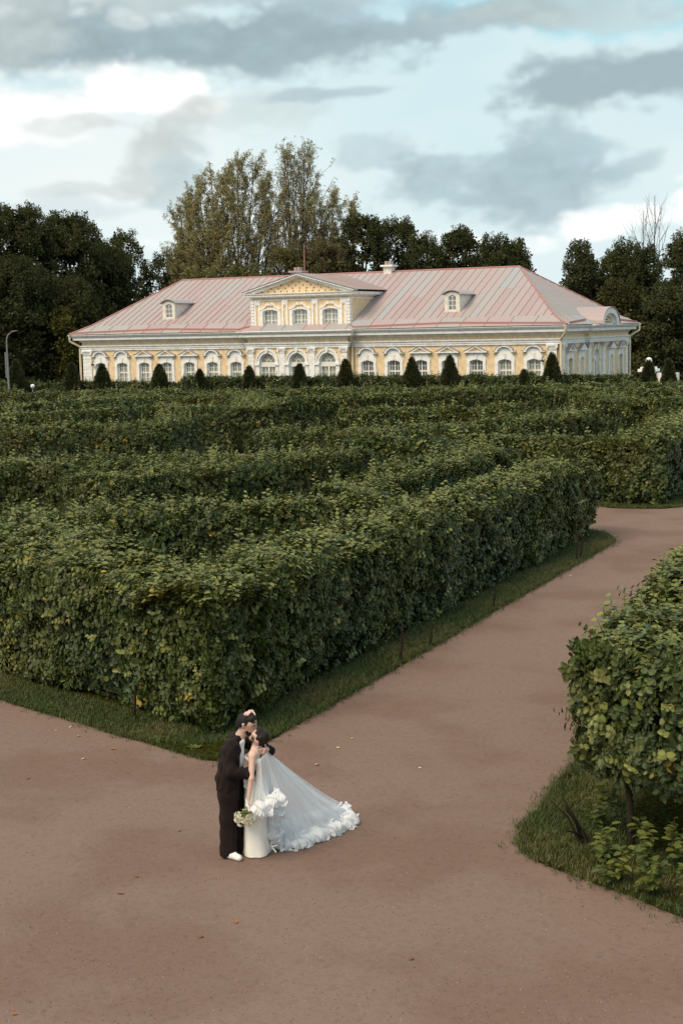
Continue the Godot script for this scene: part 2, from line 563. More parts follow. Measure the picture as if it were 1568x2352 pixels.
func hedge(called: String, label: String, category: String, line: Array, width: float, height: float, density: float, opts := {}) -> Node3D:
	var mid: Vector2 = line[line.size() / 2]
	var at := Vector3(mid.x, 0, mid.y)
	var o := thing(called, label, category, at, 0.0, opts.get("group", "hedges of the maze"))
	var floor_y: float = opts.get("floor", 0.06)
	var piece: Mesh = opts.get("piece", sprig_mesh)
	var dist := at.distance_to(EYE)
	var grow: float = opts.get("scale", clampf(dist / 55.0, 1.0, 1.55))
	var hw := width * 0.5
	var tint: Color = opts.get("tint", Color(1, 1, 1))
	var core := MB.new()
	var xs := []; var cs := []; var sx := []; var sc := []
	var singles := []
	for k in line.size() - 1:
		var a: Vector2 = line[k]; var b: Vector2 = line[k + 1]
		var t := (b - a).normalized(); var len := a.distance_to(b)
		var s := Vector2(-t.y, t.x)
		var x0 := hw; var x1 := hw   # how far the faces run past the ends: a mitre at a corner
		if k > 0: x0 = hw * tan(absf(t.angle_to(a - line[k - 1])) * 0.5) + 0.05
		if k < line.size() - 2: x1 = hw * tan(absf(t.angle_to(line[k + 2] - b)) * 0.5) + 0.05
		# twiggy core
		var ci := hw - 0.27
		var e0 := ci * tan(absf(t.angle_to(a - line[k - 1])) * 0.5) * 0.7 if k > 0 else hw - 0.3
		var e1 := ci * tan(absf(t.angle_to(line[k + 2] - b)) * 0.5) * 0.7 if k < line.size() - 2 else hw - 0.3
		var q := []
		for c in [a - t * e0 - s * ci, a - t * e0 + s * ci, b + t * e1 + s * ci, b + t * e1 - s * ci]:
			q.append(Vector3(c.x, 0, c.y) - at)
		var lowy := Vector3(0, maxf(floor_y + 0.12, 0.0), 0); var topy := Vector3(0, height - 0.27 - 0.012 * k, 0)
		core.hexa([q[3] + lowy, q[2] + lowy, q[1] + lowy, q[0] + lowy] , [q[3] + topy, q[2] + topy, q[1] + topy, q[0] + topy])
		# faces: two sides, the top, and an end where the line ends
		var run := len + x0 + x1
		var faces := [[0, run], [1, run], [2, run]]
		if k == 0: faces.append([3, width])
		if k == line.size() - 2: faces.append([4, width])
		for f in faces:
			var kind: int = f[0]
			var tall := height - floor_y if kind != 2 else width
			var count := int(f[1] * tall * density)
			var nrm2 := Vector2.ZERO
			match kind:
				0: nrm2 = s
				1: nrm2 = -s
				3: nrm2 = -t
				4: nrm2 = t
			if kind != 2:
				var c2 := (a + b) * 0.5
				if nrm2.dot(Vector2(EYE.x, EYE.z) - c2) < -0.1 * c2.length():
					count = int(count * 0.22)
			for i in count:
				var u := rnd(); var w := rnd()
				var p2: Vector2; var y: float; var nrm: Vector3
				if kind == 2:
					p2 = a - t * x0 + t * u * run + s * (w - 0.5) * width
					y = height + fn.get_noise_2d(p2.x * 55.0, p2.y * 55.0) * 0.3 + rnd(-0.16, 0.06)
					nrm = Vector3.UP
					# round the shoulders
					var edge := absf(w - 0.5) * 2.0
					y -= 0.2 * edge * edge * edge
				else:
					y = lerpf(floor_y, height, w)
					var bump := fn.get_noise_3d(a.x * 9.0 + u * len * 45.0, y * 60.0, kind * 70.0 + k * 30.0) * 0.3 + rnd(-0.22, 0.04)
					bump -= maxf(0.0, y - height + 0.3) * 0.5
					if floor_y > 0.3:
						bump -= maxf(0.0, floor_y + 0.55 - y) * 0.55
					elif y < 0.55:
						bump -= (0.55 - y) * 0.35
						if rng.randf() < (0.55 - y) * 0.7:
							continue
					if kind < 2:
						p2 = a - t * x0 + t * u * run + nrm2 * (hw + bump)
					else:
						p2 = (a if kind == 3 else b) + nrm2 * (hw + bump) + s * (u - 0.5) * width
					nrm = Vector3(nrm2.x, 0, nrm2.y)
				if line.size() > 2 and (inside_hedge(p2, line, hw - 0.25, k, kind == 2) or past_corner(p2, line, hw + 0.2, k)):
					continue
				if absf(p2.x) > 3.0 + 0.30 * absf(p2.y):
					continue
				var p := Vector3(p2.x, y, p2.y) - at
				var up := (nrm + Vector3.UP * (0.05 if kind != 2 else 0.5) + rdir() * (0.55 if kind != 2 else 0.45)).normalized()
				var sc_ := grow * (rnd(0.55, 1.05) if rng.randf() < 0.6 else rnd(0.9, 1.4))
				var big := fn.get_noise_2d(p2.x * 22.0 + 90.0, p2.y * 22.0 + y * 18.0)
				var col := Color(0.056, 0.077, 0.018)
				col = col.lerp(Color(0.042, 0.064, 0.024), clampf(big * 1.6, 0.0, 0.8))
				col = col.lerp(Color(0.08, 0.082, 0.019), clampf(-big * 1.7 - 0.1, 0.0, 0.8))
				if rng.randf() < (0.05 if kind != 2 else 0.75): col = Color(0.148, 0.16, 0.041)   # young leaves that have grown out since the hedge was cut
				if rng.randf() < 0.006: col = Color(0.26, 0.2, 0.03)
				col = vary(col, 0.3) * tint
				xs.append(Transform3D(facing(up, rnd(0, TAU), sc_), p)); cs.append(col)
				if kind == 2 and rng.randf() < opts.get("shoots", 0.07):
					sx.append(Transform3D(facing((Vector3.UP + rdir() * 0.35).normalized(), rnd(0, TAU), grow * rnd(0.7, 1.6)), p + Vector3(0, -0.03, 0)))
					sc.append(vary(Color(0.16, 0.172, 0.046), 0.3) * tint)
				elif kind != 2 and rng.randf() < opts.get("side_shoots", 0.0):
					sx.append(Transform3D(facing((nrm + Vector3.UP * 0.5 + rdir() * 0.5).normalized(), rnd(0, TAU), grow * rnd(0.6, 1.3)), p))
					sc.append(vary(Color(0.16, 0.172, 0.046), 0.3) * tint)
				elif singles.size() < opts.get("singles", 0) * 3 and rng.randf() < 0.12 and nrm.dot(EYE - (p + at)) > 0:
					singles.append([p + nrm * rnd(0.04, 0.1), (nrm + Vector3.UP * 0.4 + rdir() * 0.5).normalized(), col])
	part("inner_twigs", core.mesh(), M.core, o)
	scatter("foliage", piece, M.leaf, o, xs, cs)
	if sx.size():
		scatter("top_shoots", shoot_mesh, M.leaf, o, sx, sc)
	var want: int = mini(opts.get("singles", 0), singles.size())
	var step := singles.size() / maxf(want, 1)
	for i in want:
		var g: Array = singles[int(i * step)]
		var l := part("leaf", leaf_mesh, M.leaf_tones[i % M.leaf_tones.size()], o)
		l.transform = Transform3D(facing(g[1], rnd(0, TAU), rnd(0.8, 1.15) * grow), g[0])
	for st in opts.get("stems", []):
		var tb := MB.new()
		var p0: Vector3 = st[0] - at
		tb.tube([p0, p0 + st[1] * 0.45 + Vector3(0.02, 0, 0.015), p0 + st[1]], [st[2], st[2] * 0.85, st[2] * 0.7], 8)
		part("stem", tb.mesh(), M.bark, o)
	return o
func V(x: float, y: float) -> Vector2:
	return Vector2(x, y)

func hedges():
	rng.seed = 7
	var A := [V(-11.2, -32.4), V(-2.36, -23.56), V(6.6, -42.7)]
	var stems := []
	for st in [[1.05, -27.0, 0.75], [1.7, -28.3, 0.5], [6.35, -38.4, 0.85], [6.55, -38.9, 0.7], [-3.6, -23.3, 0.6], [3.4, -32.1, 0.6]]:
		stems.append([Vector3(st[0] + 0.02, 0, st[1]), Vector3(0.06, st[2], -0.03), 0.03])
	hedge("hedge", "long clipped hedge whose corner points at the couple on the path", "hedge", A, 1.7, 2.3, 230.0, {"side_shoots": 0.012, "singles": 300, "stems": stems, "scale": 1.0, "shoots": 0.03})
	verge(A, 1.76, 480.0, 0.75)
	var Mh := [V(6.65, -13.7), V(3.82, -17.2), V(7.6, -26.3)]
	var ms := [[Vector3(3.45, 0, -16.75), Vector3(-0.05, 1.0, 0.02), 0.055], [Vector3(4.72, 0, -16.1), Vector3(-0.1, 1.1, 0.05), 0.04], [Vector3(3.6, 0, -17.5), Vector3(-0.1, 1.0, 0.1), 0.03]]
	hedge("hedge", "tall near hedge with bare trunk and open foot beside the path edge", "hedge", Mh, 1.7, 2.56, 260.0, {"side_shoots": 0.03, "singles": 300, "stems": ms, "floor": 0.92, "scale": 0.98, "shoots": 0.045})
	verge(Mh, 1.64, 520.0, 0.35)
	var K := [V(10.9, -51.2), V(18.3, -68.5)]
	hedge("hedge", "hedge with square cut end across the path fork", "hedge", K, 2.0, 2.35, 120.0, {})
	verge(K, 2.15, 110.0, 0.95)
	verge([V(-4.9, -16.0), V(-6.5, -15.4)], 0.75, 500.0, 0.0)
	var rows := [
		["hedge growing close behind the front hedge where it leaves the frame", [V(-11.4, -35.2), V(-4.9, -28.6)], 1.6, 2.3, 150],
		["hedge running straight across just behind the front hedge", [V(-7.0, -33.2), V(1.4, -34.4)], 1.65, 2.3, 150],
		["short hedge slanting back behind the front hedge's far arm", [V(0.2, -37.6), V(2.4, -42.6), V(5.0, -48.0)], 1.6, 2.3, 135],
		["slanting hedge with a dark clipped end near the middle of the maze", [V(-6.6, -41.2), V(-2.6, -45.0), V(-0.4, -47.8)], 2.2, 2.35, 127],
		["bent hedge at the frame edge behind the straight front row", [V(-14.5, -43.6), V(-10.0, -46.4), V(-4.4, -47.6)], 1.8, 2.3, 120],
		["hedge with a deep dark face and squared end in the maze's western half", [V(-20.5, -63.6), V(-8.4, -64.2), V(-7.8, -67.6)], 1.9, 2.35, 90],
		["thick hedge block with squared dark end before the middle windows", [V(-8.6, -76.4), V(-4.6, -76.2), V(-5.4, -86.0)], 2.1, 2.4, 75],
		["low bright hedge row starting at the middle of the maze", [V(-2.2, -58.0), V(2.0, -58.8), V(6.2, -60.4), V(11.0, -66.4)], 2.0, 2.3, 97],
		["straight hedge just behind the far arm of the front hedge", [V(1.0, -52.6), V(9.0, -52.0)], 1.6, 2.3, 112],
		["level hedge row in front of the eastern windows", [V(0.9, -71.6), V(8.4, -71.4)], 1.7, 2.35, 78],
		["hedge stretching from the maze centre toward the eastern wing", [V(-3.6, -83.4), V(0.4, -86.3), V(8.0, -91.0)], 1.9, 2.35, 66],
		["short dark hedge before the corner of the pavilion", [V(14.4, -82.0), V(15.4, -73.4)], 1.9, 2.35, 69],
		["short hedge end beside the path beyond the fork", [V(17.0, -72.4), V(20.5, -74.6)], 1.9, 2.5, 69],
		["far hedge row below the pavilion's end wall", [V(14.0, -89.5), V(25.0, -87.0)], 1.9, 2.35, 60],
		["far hedge row behind the western half of the maze", [V(-21.0, -71.5), V(-10.0, -78.0)], 1.9, 2.35, 69],
		["farther hedge row toward the western wing", [V(-25.0, -82.0), V(-12.0, -89.0)], 1.9, 2.35, 60],
		["farthest western hedge row below the small conical thujas", [V(-31.0, -101.5), V(-12.5, -99.5)], 2.0, 2.4, 54],
		["farthest hedge row below the arched doors", [V(-11.0, -96.5), V(3.0, -95.0)], 2.0, 2.4, 54],
		["farthest hedge row below the eastern wing", [V(4.6, -95.0), V(13.0, -94.0)], 2.0, 2.4, 54],
		["farthest hedge row near the stone ball ornament", [V(14.6, -95.0), V(29.0, -93.0)], 2.0, 2.4, 54],
		["hedge row crossing behind the thick hedge block", [V(-17.0, -93.0), V(-5.4, -90.0)], 1.9, 2.35, 57]]
	for i in rows.size():
		var r: Array = rows[i]
		hedge("hedge", r[0], "hedge", r[1], r[2], r[3], r[4], {"singles": 120 if i < 4 else 0, "shoots": 0.06 if i < 8 else 0.05, "piece": sprig_mesh if i < 8 else sprig_small, "scale": 1.0 if i < 4 else (1.1 if i < 8 else 1.2)})
	# clipped hedge below the windows, parallel to the front
	var U := V(0.8879, 0.46); var N := V(-0.46, 0.8879); var mid := V(-3.13, -119.36)
	hedge("clipped_hedge", "low dark clipped hedge along the foot of the pavilion front", "hedge", [mid + N * 6.0 - U * 31.0, mid + N * 6.0 - U * 8.0], 1.3, 2.3, 46.0, {"group": "clipped hedges below the windows", "tint": Color(0.75, 0.8, 0.8), "piece": sprig_small, "scale": 1.15, "shoots": 0.1})
	hedge("clipped_hedge", "low dark clipped hedge in front of the eastern wing and end wall", "hedge", [mid + N * 6.0 - U * 7.0, mid + N * 6.0 + U * 29.0], 1.3, 2.72, 46.0, {"group": "clipped hedges below the windows", "tint": Color(0.75, 0.8, 0.8), "piece": sprig_small, "scale": 1.15, "shoots": 0.1})

func ground_plants():
	rng.seed = 61
	# leafy young growth under the near hedge
	var spots := [[3.0, -15.72, 0.5, "leafy seedling clump at the grass edge under the near hedge"], [3.35, -15.35, 0.55, "broad leaved clump under the near hedge by the frame edge"], [3.72, -14.95, 0.6, "lowest leafy clump under the near hedge by the frame edge"], [3.0, -16.45, 0.4, "small leafy clump at the foot of the bare trunk"], [3.5, -15.9, 0.55, "dense leafy clump in the shade below the near hedge"], [4.0, -15.5, 0.6, "shaded leafy clump deep under the near hedge"], [3.9, -16.2, 0.55, "dark leafy clump behind the bare trunk"], [3.2, -17.4, 0.5, "leafy clump on the path side of the bare trunk"], [3.5, -18.3, 0.5, "leafy clump farther along the near hedge foot"], [4.3, -15.0, 0.7, "tall leafy clump at the frame edge under the near hedge"], [3.65, -16.6, 0.6, "leafy clump wrapped round the bare trunk"], [4.1, -14.5, 0.55, "leafy clump in the lowest corner of the near hedge foot"]]
	for s in spots:
		var o := thing("leafy_plant", s[3], "plant", Vector3(s[0], 0.045, s[1]), rnd(0, TAU), "seedlings under the near hedge")
		for k in 7:
			var a := rnd(0, TAU); var tip := Vector3(cos(a) * rnd(0.05, 0.3), s[2] * rnd(0.5, 1.0), sin(a) * rnd(0.05, 0.3))
			var tb := MB.new()
			tb.tube([Vector3.ZERO, tip * 0.5 + Vector3(0, 0.05, 0), tip], [0.006, 0.005, 0.003], 4)
			for j in 7:
				var f := 0.3 + 0.7 * j / 6.0
				var b := rnd(0, TAU)
				add_leaf(tb, tip * f, Vector3(cos(b), rnd(-0.2, 0.35), sin(b)).normalized(), (Vector3.UP + rdir() * 0.3).normalized(), rnd(0.09, 0.14), rnd(0.06, 0.09))
			part("leafy_stem", tb.mesh(), M.leaf_tones[k % M.leaf_tones.size()], o)
	# the cut back dry twigs at the hedge corner
	var dt := thing("dead_branch", "dry broken branches sticking up from the grass at the near hedge", "branch", Vector3(2.95, 0.04, -17.0))
	for k in 7:
		var a := PI + rnd(-0.9, 0.7)
		var e := Vector3(cos(a) * rnd(0.15, 0.45), rnd(0.25, 0.62), sin(a) * rnd(0.1, 0.4))
		var tb := MB.new()
		tb.tube([Vector3(rnd(-0.08, 0.08), 0, rnd(-0.08, 0.08)), e * 0.5 + Vector3(0, 0.06, 0), e], [0.022, 0.016, 0.007], 6)
		part("twig", tb.mesh(), M.bark, dt)
	# weeds along the edge of the front verge
	for w in [[-3.35, -22.35, "small weed rosette at the edge of the front verge"], [-3.0, -21.95, "low weed beside the rosette on the front verge"], [-2.35, -21.45, "weed tuft near the corner of the front verge"], [-5.05, -24.1, "weed tuft on the path beside the front verge"]]:
		var o2 := thing("weed", w[2], "weed", Vector3(w[0], 0.02, w[1]), rnd(0, TAU), "weeds along the front verge")
		for j in 9:
			var lb := MB.new()
			var a := TAU * j / 9.0 + rnd(-0.3, 0.3)
			add_leaf(lb, Vector3(cos(a) * 0.02, 0.02, sin(a) * 0.02), Vector3(cos(a), rnd(0.2, 0.7), sin(a)).normalized(), Vector3.UP, rnd(0.07, 0.13), rnd(0.05, 0.08))
			part("leaf", lb.mesh(), M.leaf_tones[j % M.leaf_tones.size()], o2)
	# fallen leaves, a few on the sand
	var fl := [[-6.05, -24.55, 0], [-5.6, -23.95, 1], [-5.35, -24.15, 0], [-4.75, -22.7, 0], [-4.55, -22.95, 0], [-4.35, -22.35, 0], [-3.75, -22.3, 0], [-3.62, -21.6, 1], [-4.0, -21.15, 0], [-4.7, -20.2, 2], [-0.42, -20.6, 0], [0.1, -21.9, 0], [-0.15, -21.4, 0], [-2.55, -16.35, 2], [-2.62, -15.8, 1], [-1.25, -14.9, 1], [-1.62, -14.55, 2], [0.6, -13.9, 2], [-3.25, -12.9, 1], [1.05, -20.3, 0], [5.9, -36.2, 0], [6.4, -37.4, 0], [-2.2, -17.9, 1]]
	for i in fl.size():
		var lb := MB.new()
		add_leaf(lb, Vector3.ZERO, Vector3(0, 0.12, 1).normalized(), Vector3.UP, rnd(0.05, 0.08), rnd(0.035, 0.058))
		var o3 := MeshInstance3D.new()
		named(o3, "fallen_leaf")
		o3.mesh = lb.mesh(); o3.material_override = [M.dry_pale, M.dry_orange, M.dry_brown][fl[i][2]]
		add_child(o3)
		o3.position = Vector3(fl[i][0], 0.012, fl[i][1]); o3.rotation = Vector3(rnd(-0.15, 0.15), rnd(0, TAU), rnd(-0.2, 0.2))
		var k: int = fl[i][2]
		tag(o3, ["pale yellow fallen leaf lying on the sand near the hedge verge", "orange fallen leaf lying on the sandy path", "brown dry fallen leaf lying on the open sand"][k], "leaf", ["pale fallen leaves", "orange fallen leaves", "brown fallen leaves"][k])
	# grit on the path
	var xs := []; var cs := []
	var st := SphereMesh.new()
	st.radius = 0.5; st.height = 1.0; st.radial_segments = 5; st.rings = 3
	for i in 14000:
		var z := -11.5 - 34.0 * pow(rnd(), 1.7)
		var x := rnd(-0.27, 0.27) * absf(z) * 1.05
		var s := rnd(0.006, 0.015)
		xs.append(Transform3D(Basis.from_euler(Vector3(rnd(0, 6), rnd(0, 6), 0)).scaled(Vector3(s, s * 0.7, s * rnd(0.7, 1.3))), Vector3(x, 0.003, z)))
		cs.append(vary([Color(0.2, 0.12, 0.1), Color(0.36, 0.29, 0.26), Color(0.3, 0.17, 0.14), Color(0.12, 0.085, 0.07)][rng.randi() % 4], 0.25))
	var g := scatter("gravel", st, M.grit, self, xs, cs)
	tag(g, "loose reddish grit scattered over the sandy path", "gravel")

func thujas():
	rng.seed = 17
	var T := [
		[37, -27.84, 4.34, -123.71, 1.8, "tall dark conical thuja beside the lamp post"], [165, -22.52, 4.03, -120.96, 1.65, "broad conical thuja at the pavilion's western corner"],
		[234, -19.75, 3.9, -119.52, 1.65, "conical thuja in front of the westernmost arched window"], [366, -14.62, 3.86, -116.86, 1.6, "conical thuja before the second pedimented window of the western wing"],
		[459, -11.15, 3.41, -115.06, 1.1, "smallest conical thuja before the western wing"], [572, -7.05, 3.62, -112.94, 1.3, "conical thuja beside the western downpipe of the centre block"],
		[687, -3.03, 3.8, -110.86, 1.35, "conical thuja before the middle arched door"], [793, 0.54, 4.1, -109.01, 1.4, "conical thuja at the eastern edge of the centre block"],
		[945, 5.46, 4.21, -106.46, 1.4, "conical thuja before the first pedimented window of the eastern wing"], [1032, 8.17, 4.31, -105.05, 1.45, "wide conical thuja before the middle pedimented window of the eastern wing"],
		[1203, 13.29, 3.26, -102.4, 1.1, "stunted round topped thuja before the eastern arched windows"], [1266, 15.12, 4.42, -101.45, 1.45, "tallest pointed thuja at the pavilion's eastern corner"],
		[1488, 21.29, 3.81, -98.26, 1.3, "conical thuja in front of the stone ball ornament"], [1535, 22.54, 3.94, -97.61, 1.2, "conical thuja at the frame edge beyond the ball ornament"]]
	var nm := MB.new()
	for i in 14:
		var p := rdir() * pow(rnd(), 0.5) * 0.1
		var out := (p.normalized() + Vector3.UP * 0.9 + rdir() * 0.5).normalized()
		var s := out.cross(rdir()).normalized() * 0.022
		nm.tri(p - s, p + s, p + out * rnd(0.09, 0.16))
	var needle := nm.mesh()
	for t in T:
		var h: float = t[2]; var r: float = t[4] * 0.56
		var o := thing("thuja", t[5], "thuja", Vector3(t[1], 0, t[3]), 0.0, "conical thujas before the pavilion")
		var core := MB.new()
		var prof := []
		for i in 9:
			var f := i / 8.0
			prof.append(Vector2(maxf(0.02, (r * 1.1 * pow(1.0 - f, 0.6)) * 0.82 - 0.04), 0.1 + f * (h - 0.35)))
		core.lathe(prof, 12)
		part("inner_twigs", core.mesh(), M.core, o)
		var tr := MB.new()
		tr.tube([Vector3.ZERO, Vector3(0, 0.5, 0)], [0.07, 0.06], 8)
		part("trunk", tr.mesh(), M.bark, o)
		var xs := []; var cs := []
		var nseed := rnd(0, 500)
		for i in 2600:
			var f := 1.0 - sqrt(rnd()) if rng.randf() < 0.8 else rnd()
			var a := rnd(0, TAU)
			var rr := r * 1.1 * pow(1.0 - f, 0.6) * (1.0 + 0.3 * fn.get_noise_3d(cos(a) * 70.0, f * h * 50.0, sin(a) * 70.0 + nseed)) + rnd(-0.05, 0.05)
			var p := Vector3(cos(a) * rr, 0.08 + f * (h - 0.1), sin(a) * rr)
			xs.append(Transform3D(facing((Vector3(cos(a), 0.9, sin(a)) + rdir() * 0.4).normalized(), rnd(0, TAU), rnd(0.8, 1.5)), p))
			cs.append(vary(Color(0.032, 0.042, 0.016).lerp(Color(0.065, 0.07, 0.024), clampf(fn.get_noise_3d(a * 20.0, f * 90.0, nseed) + 0.3, 0.0, 1.0)), 0.3))
		scatter("foliage", needle, M.leaf, o, xs, cs)
# ---------------------------------------------------------------- trees
func leafy_tree(label: String, at: Vector3, h: float, r: float, low: float, tone: Color, lumps: int, seed_: int, group: String, airy := 0.0):
	rng.seed = seed_
	var o := thing("leafy_tree", label, "tree", at, 0.0, group)
	var tb := MB.new()
	var lean := Vector3(rnd(-0.6, 0.6), 0, rnd(-0.6, 0.6))
	tb.tube([Vector3.ZERO, Vector3(0, h * 0.3, 0) + lean * 0.4, Vector3(0, h * 0.62, 0) + lean, Vector3(0, h * 0.9, 0) + lean], [h * 0.018, h * 0.014, h * 0.008, 0.03], 8)
	for k in 9:
		var a := rnd(0, TAU); var y := rnd(0.3, 0.75) * h
		var e := Vector3(cos(a) * r * rnd(0.5, 0.9), y + rnd(0.1, 0.22) * h, sin(a) * r * rnd(0.5, 0.9))
		var s := Vector3(0, y, 0) + lean * y / h
		tb.tube([s, s.lerp(e, 0.5) + Vector3(0, -0.25, 0), e], [h * 0.007, h * 0.005, 0.02], 6)
	part("trunk", tb.mesh(), M.bark, o)
	var xs := []; var cs := []
	for i in lumps:
		# lumps of foliage through the crown's outer half
		var d := rdir()
		var y := rnd(low, 1.0)
		var prof := sqrt(maxf(0.0, 1.0 - pow((y - 0.45) / 0.58, 2.0))) if y > 0.45 else lerpf(0.82, 1.0, y / 0.45)
		var a := rnd(0, TAU)
		var rr := r * prof * (0.72 + 0.3 * fn.get_noise_2d(a * 60.0, y * 120.0 + seed_ * 13.0)) * pow(rnd(0.35, 1.0), 0.45)
		var c := Vector3(cos(a) * rr, y * h * 0.955, sin(a) * rr) + lean * y
		var lr := rnd(0.55, 1.35) * lerpf(1.0, 0.65, y) * (0.8 + r * 0.05)
		var lumptone := tone * rnd(0.6, 1.5)
		var count := int(lr * lr * lerpf(20.0, 11.0, airy))
		for j in count:
			var q := rdir() * pow(rnd(), 0.4)
			q.y = q.y * 0.62 + 0.1
			var p := c + q * lr
			xs.append(Transform3D(facing((Vector3.UP + rdir() * 0.9).normalized(), rnd(0, TAU), rnd(0.75, 1.5)), p))
			cs.append(vary(lumptone, 0.25))
	# thin leading shoots at the crown's edge
	for i in int(lumps * 0.5):
		var a2 := rnd(0, TAU); var y2 := rnd(0.78, 1.0)
		var pr := sqrt(maxf(0.0, 1.0 - pow((y2 - 0.45) / 0.58, 2.0)))
		var c2 := Vector3(cos(a2) * r * pr * 0.9, y2 * h * 0.97, sin(a2) * r * pr * 0.9) + lean * y2
		for j in 5:
			xs.append(Transform3D(facing((Vector3.UP + rdir() * 0.5).normalized(), rnd(0, TAU), rnd(0.4, 0.8)), c2 + Vector3(rnd(-0.12, 0.12), j * 0.22, rnd(-0.12, 0.12))))
			cs.append(vary(tone * 1.25, 0.25))
	var cr := scatter("crown", tuft_mesh, M.tree_leaf, o, xs, cs)
	return o

func grow_limb(tb: MB, tips: Array, s: Vector3, dir: Vector3, length: float, rad: float, depth: int, up_pull: float):
	var pts := [s]; var rd := [rad]
	var p := s; var d := dir
	var n := 5
	for i in n:
		d = (d + Vector3.UP * up_pull + rdir() * 0.13).normalized()
		p += d * length / n
		pts.append(p); rd.append(lerpf(rad, rad * 0.35, (i + 1.0) / n))
		if depth > 0 and i >= 1:
			for k in (2 if rng.randf() < 0.75 else 1):
				var side := d.cross(rdir()).normalized()
				grow_limb(tb, tips, p, (d * 0.9 + side * rnd(0.45, 0.85)).normalized(), length * rnd(0.3, 0.5), rad * 0.42, depth - 1, up_pull)
		if depth == 0 or i == n - 1:
			tips.append([p, d])
	tb.tube(pts, rd, 5 if rad > 0.05 else 4, false)

func airy_tree(label: String, at: Vector3, h: float, limbs: int, spread: float, first: float, tone: Color, leaf_n: int, seed_: int, called := "poplar_tree", leans := [0.0]):
	rng.seed = seed_
	var o := thing(called, label, "tree", at, 0.0, "tall airy trees behind the roof")
	var tb := MB.new()
	var tips := []
	for q in leans:
		# each stem leaves the foot at its own slant and straightens upward
		var hs: float = h * (1.0 - 0.4 * q * q) * rnd(0.93, 1.0)
		var dz := rnd(-0.12, 0.12)
		var stem := func(f): return Vector3(q * hs * (0.75 * f - 0.2 * f * f) * 0.8, hs * f, dz * hs * f)
		var pts := []; var rd := []
		for i in 9:
			var f := i / 8.0
			pts.append(stem.call(f) + rdir() * 0.12 * f); rd.append(lerpf(h * 0.011, 0.025, pow(f, 0.7)))
		tb.tube(pts, rd, 7)
		for k in limbs:
			var f := first + (0.93 - first) * k / limbs
			var a := k * 2.4 + rnd(-0.5, 0.5)
			var dir := Vector3(cos(a) * spread + q * 0.5, 1.0, sin(a) * spread).normalized()
			grow_limb(tb, tips, stem.call(f), dir, hs * (1.05 - f) * rnd(0.3, 0.52) + 0.8, h * 0.0042 * (1.15 - f), 1, 0.12)
	part("trunk", tb.mesh(), M.bark_pale, o)
	if leaf_n > 0:
		var xs := []; var cs := []
		for t in tips:
			for j in leaf_n:
				var p: Vector3 = t[0] + t[1] * rnd(-0.8, 0.3) + rdir() * rnd(0.03, 0.42)
				xs.append(Transform3D(facing((Vector3.UP + rdir() * 0.8).normalized(), rnd(0, TAU), rnd(0.28, 0.55)), p))
				cs.append(vary(tone, 0.3))
		scatter("crown", tuft_mesh, M.tree_leaf, o, xs, cs)

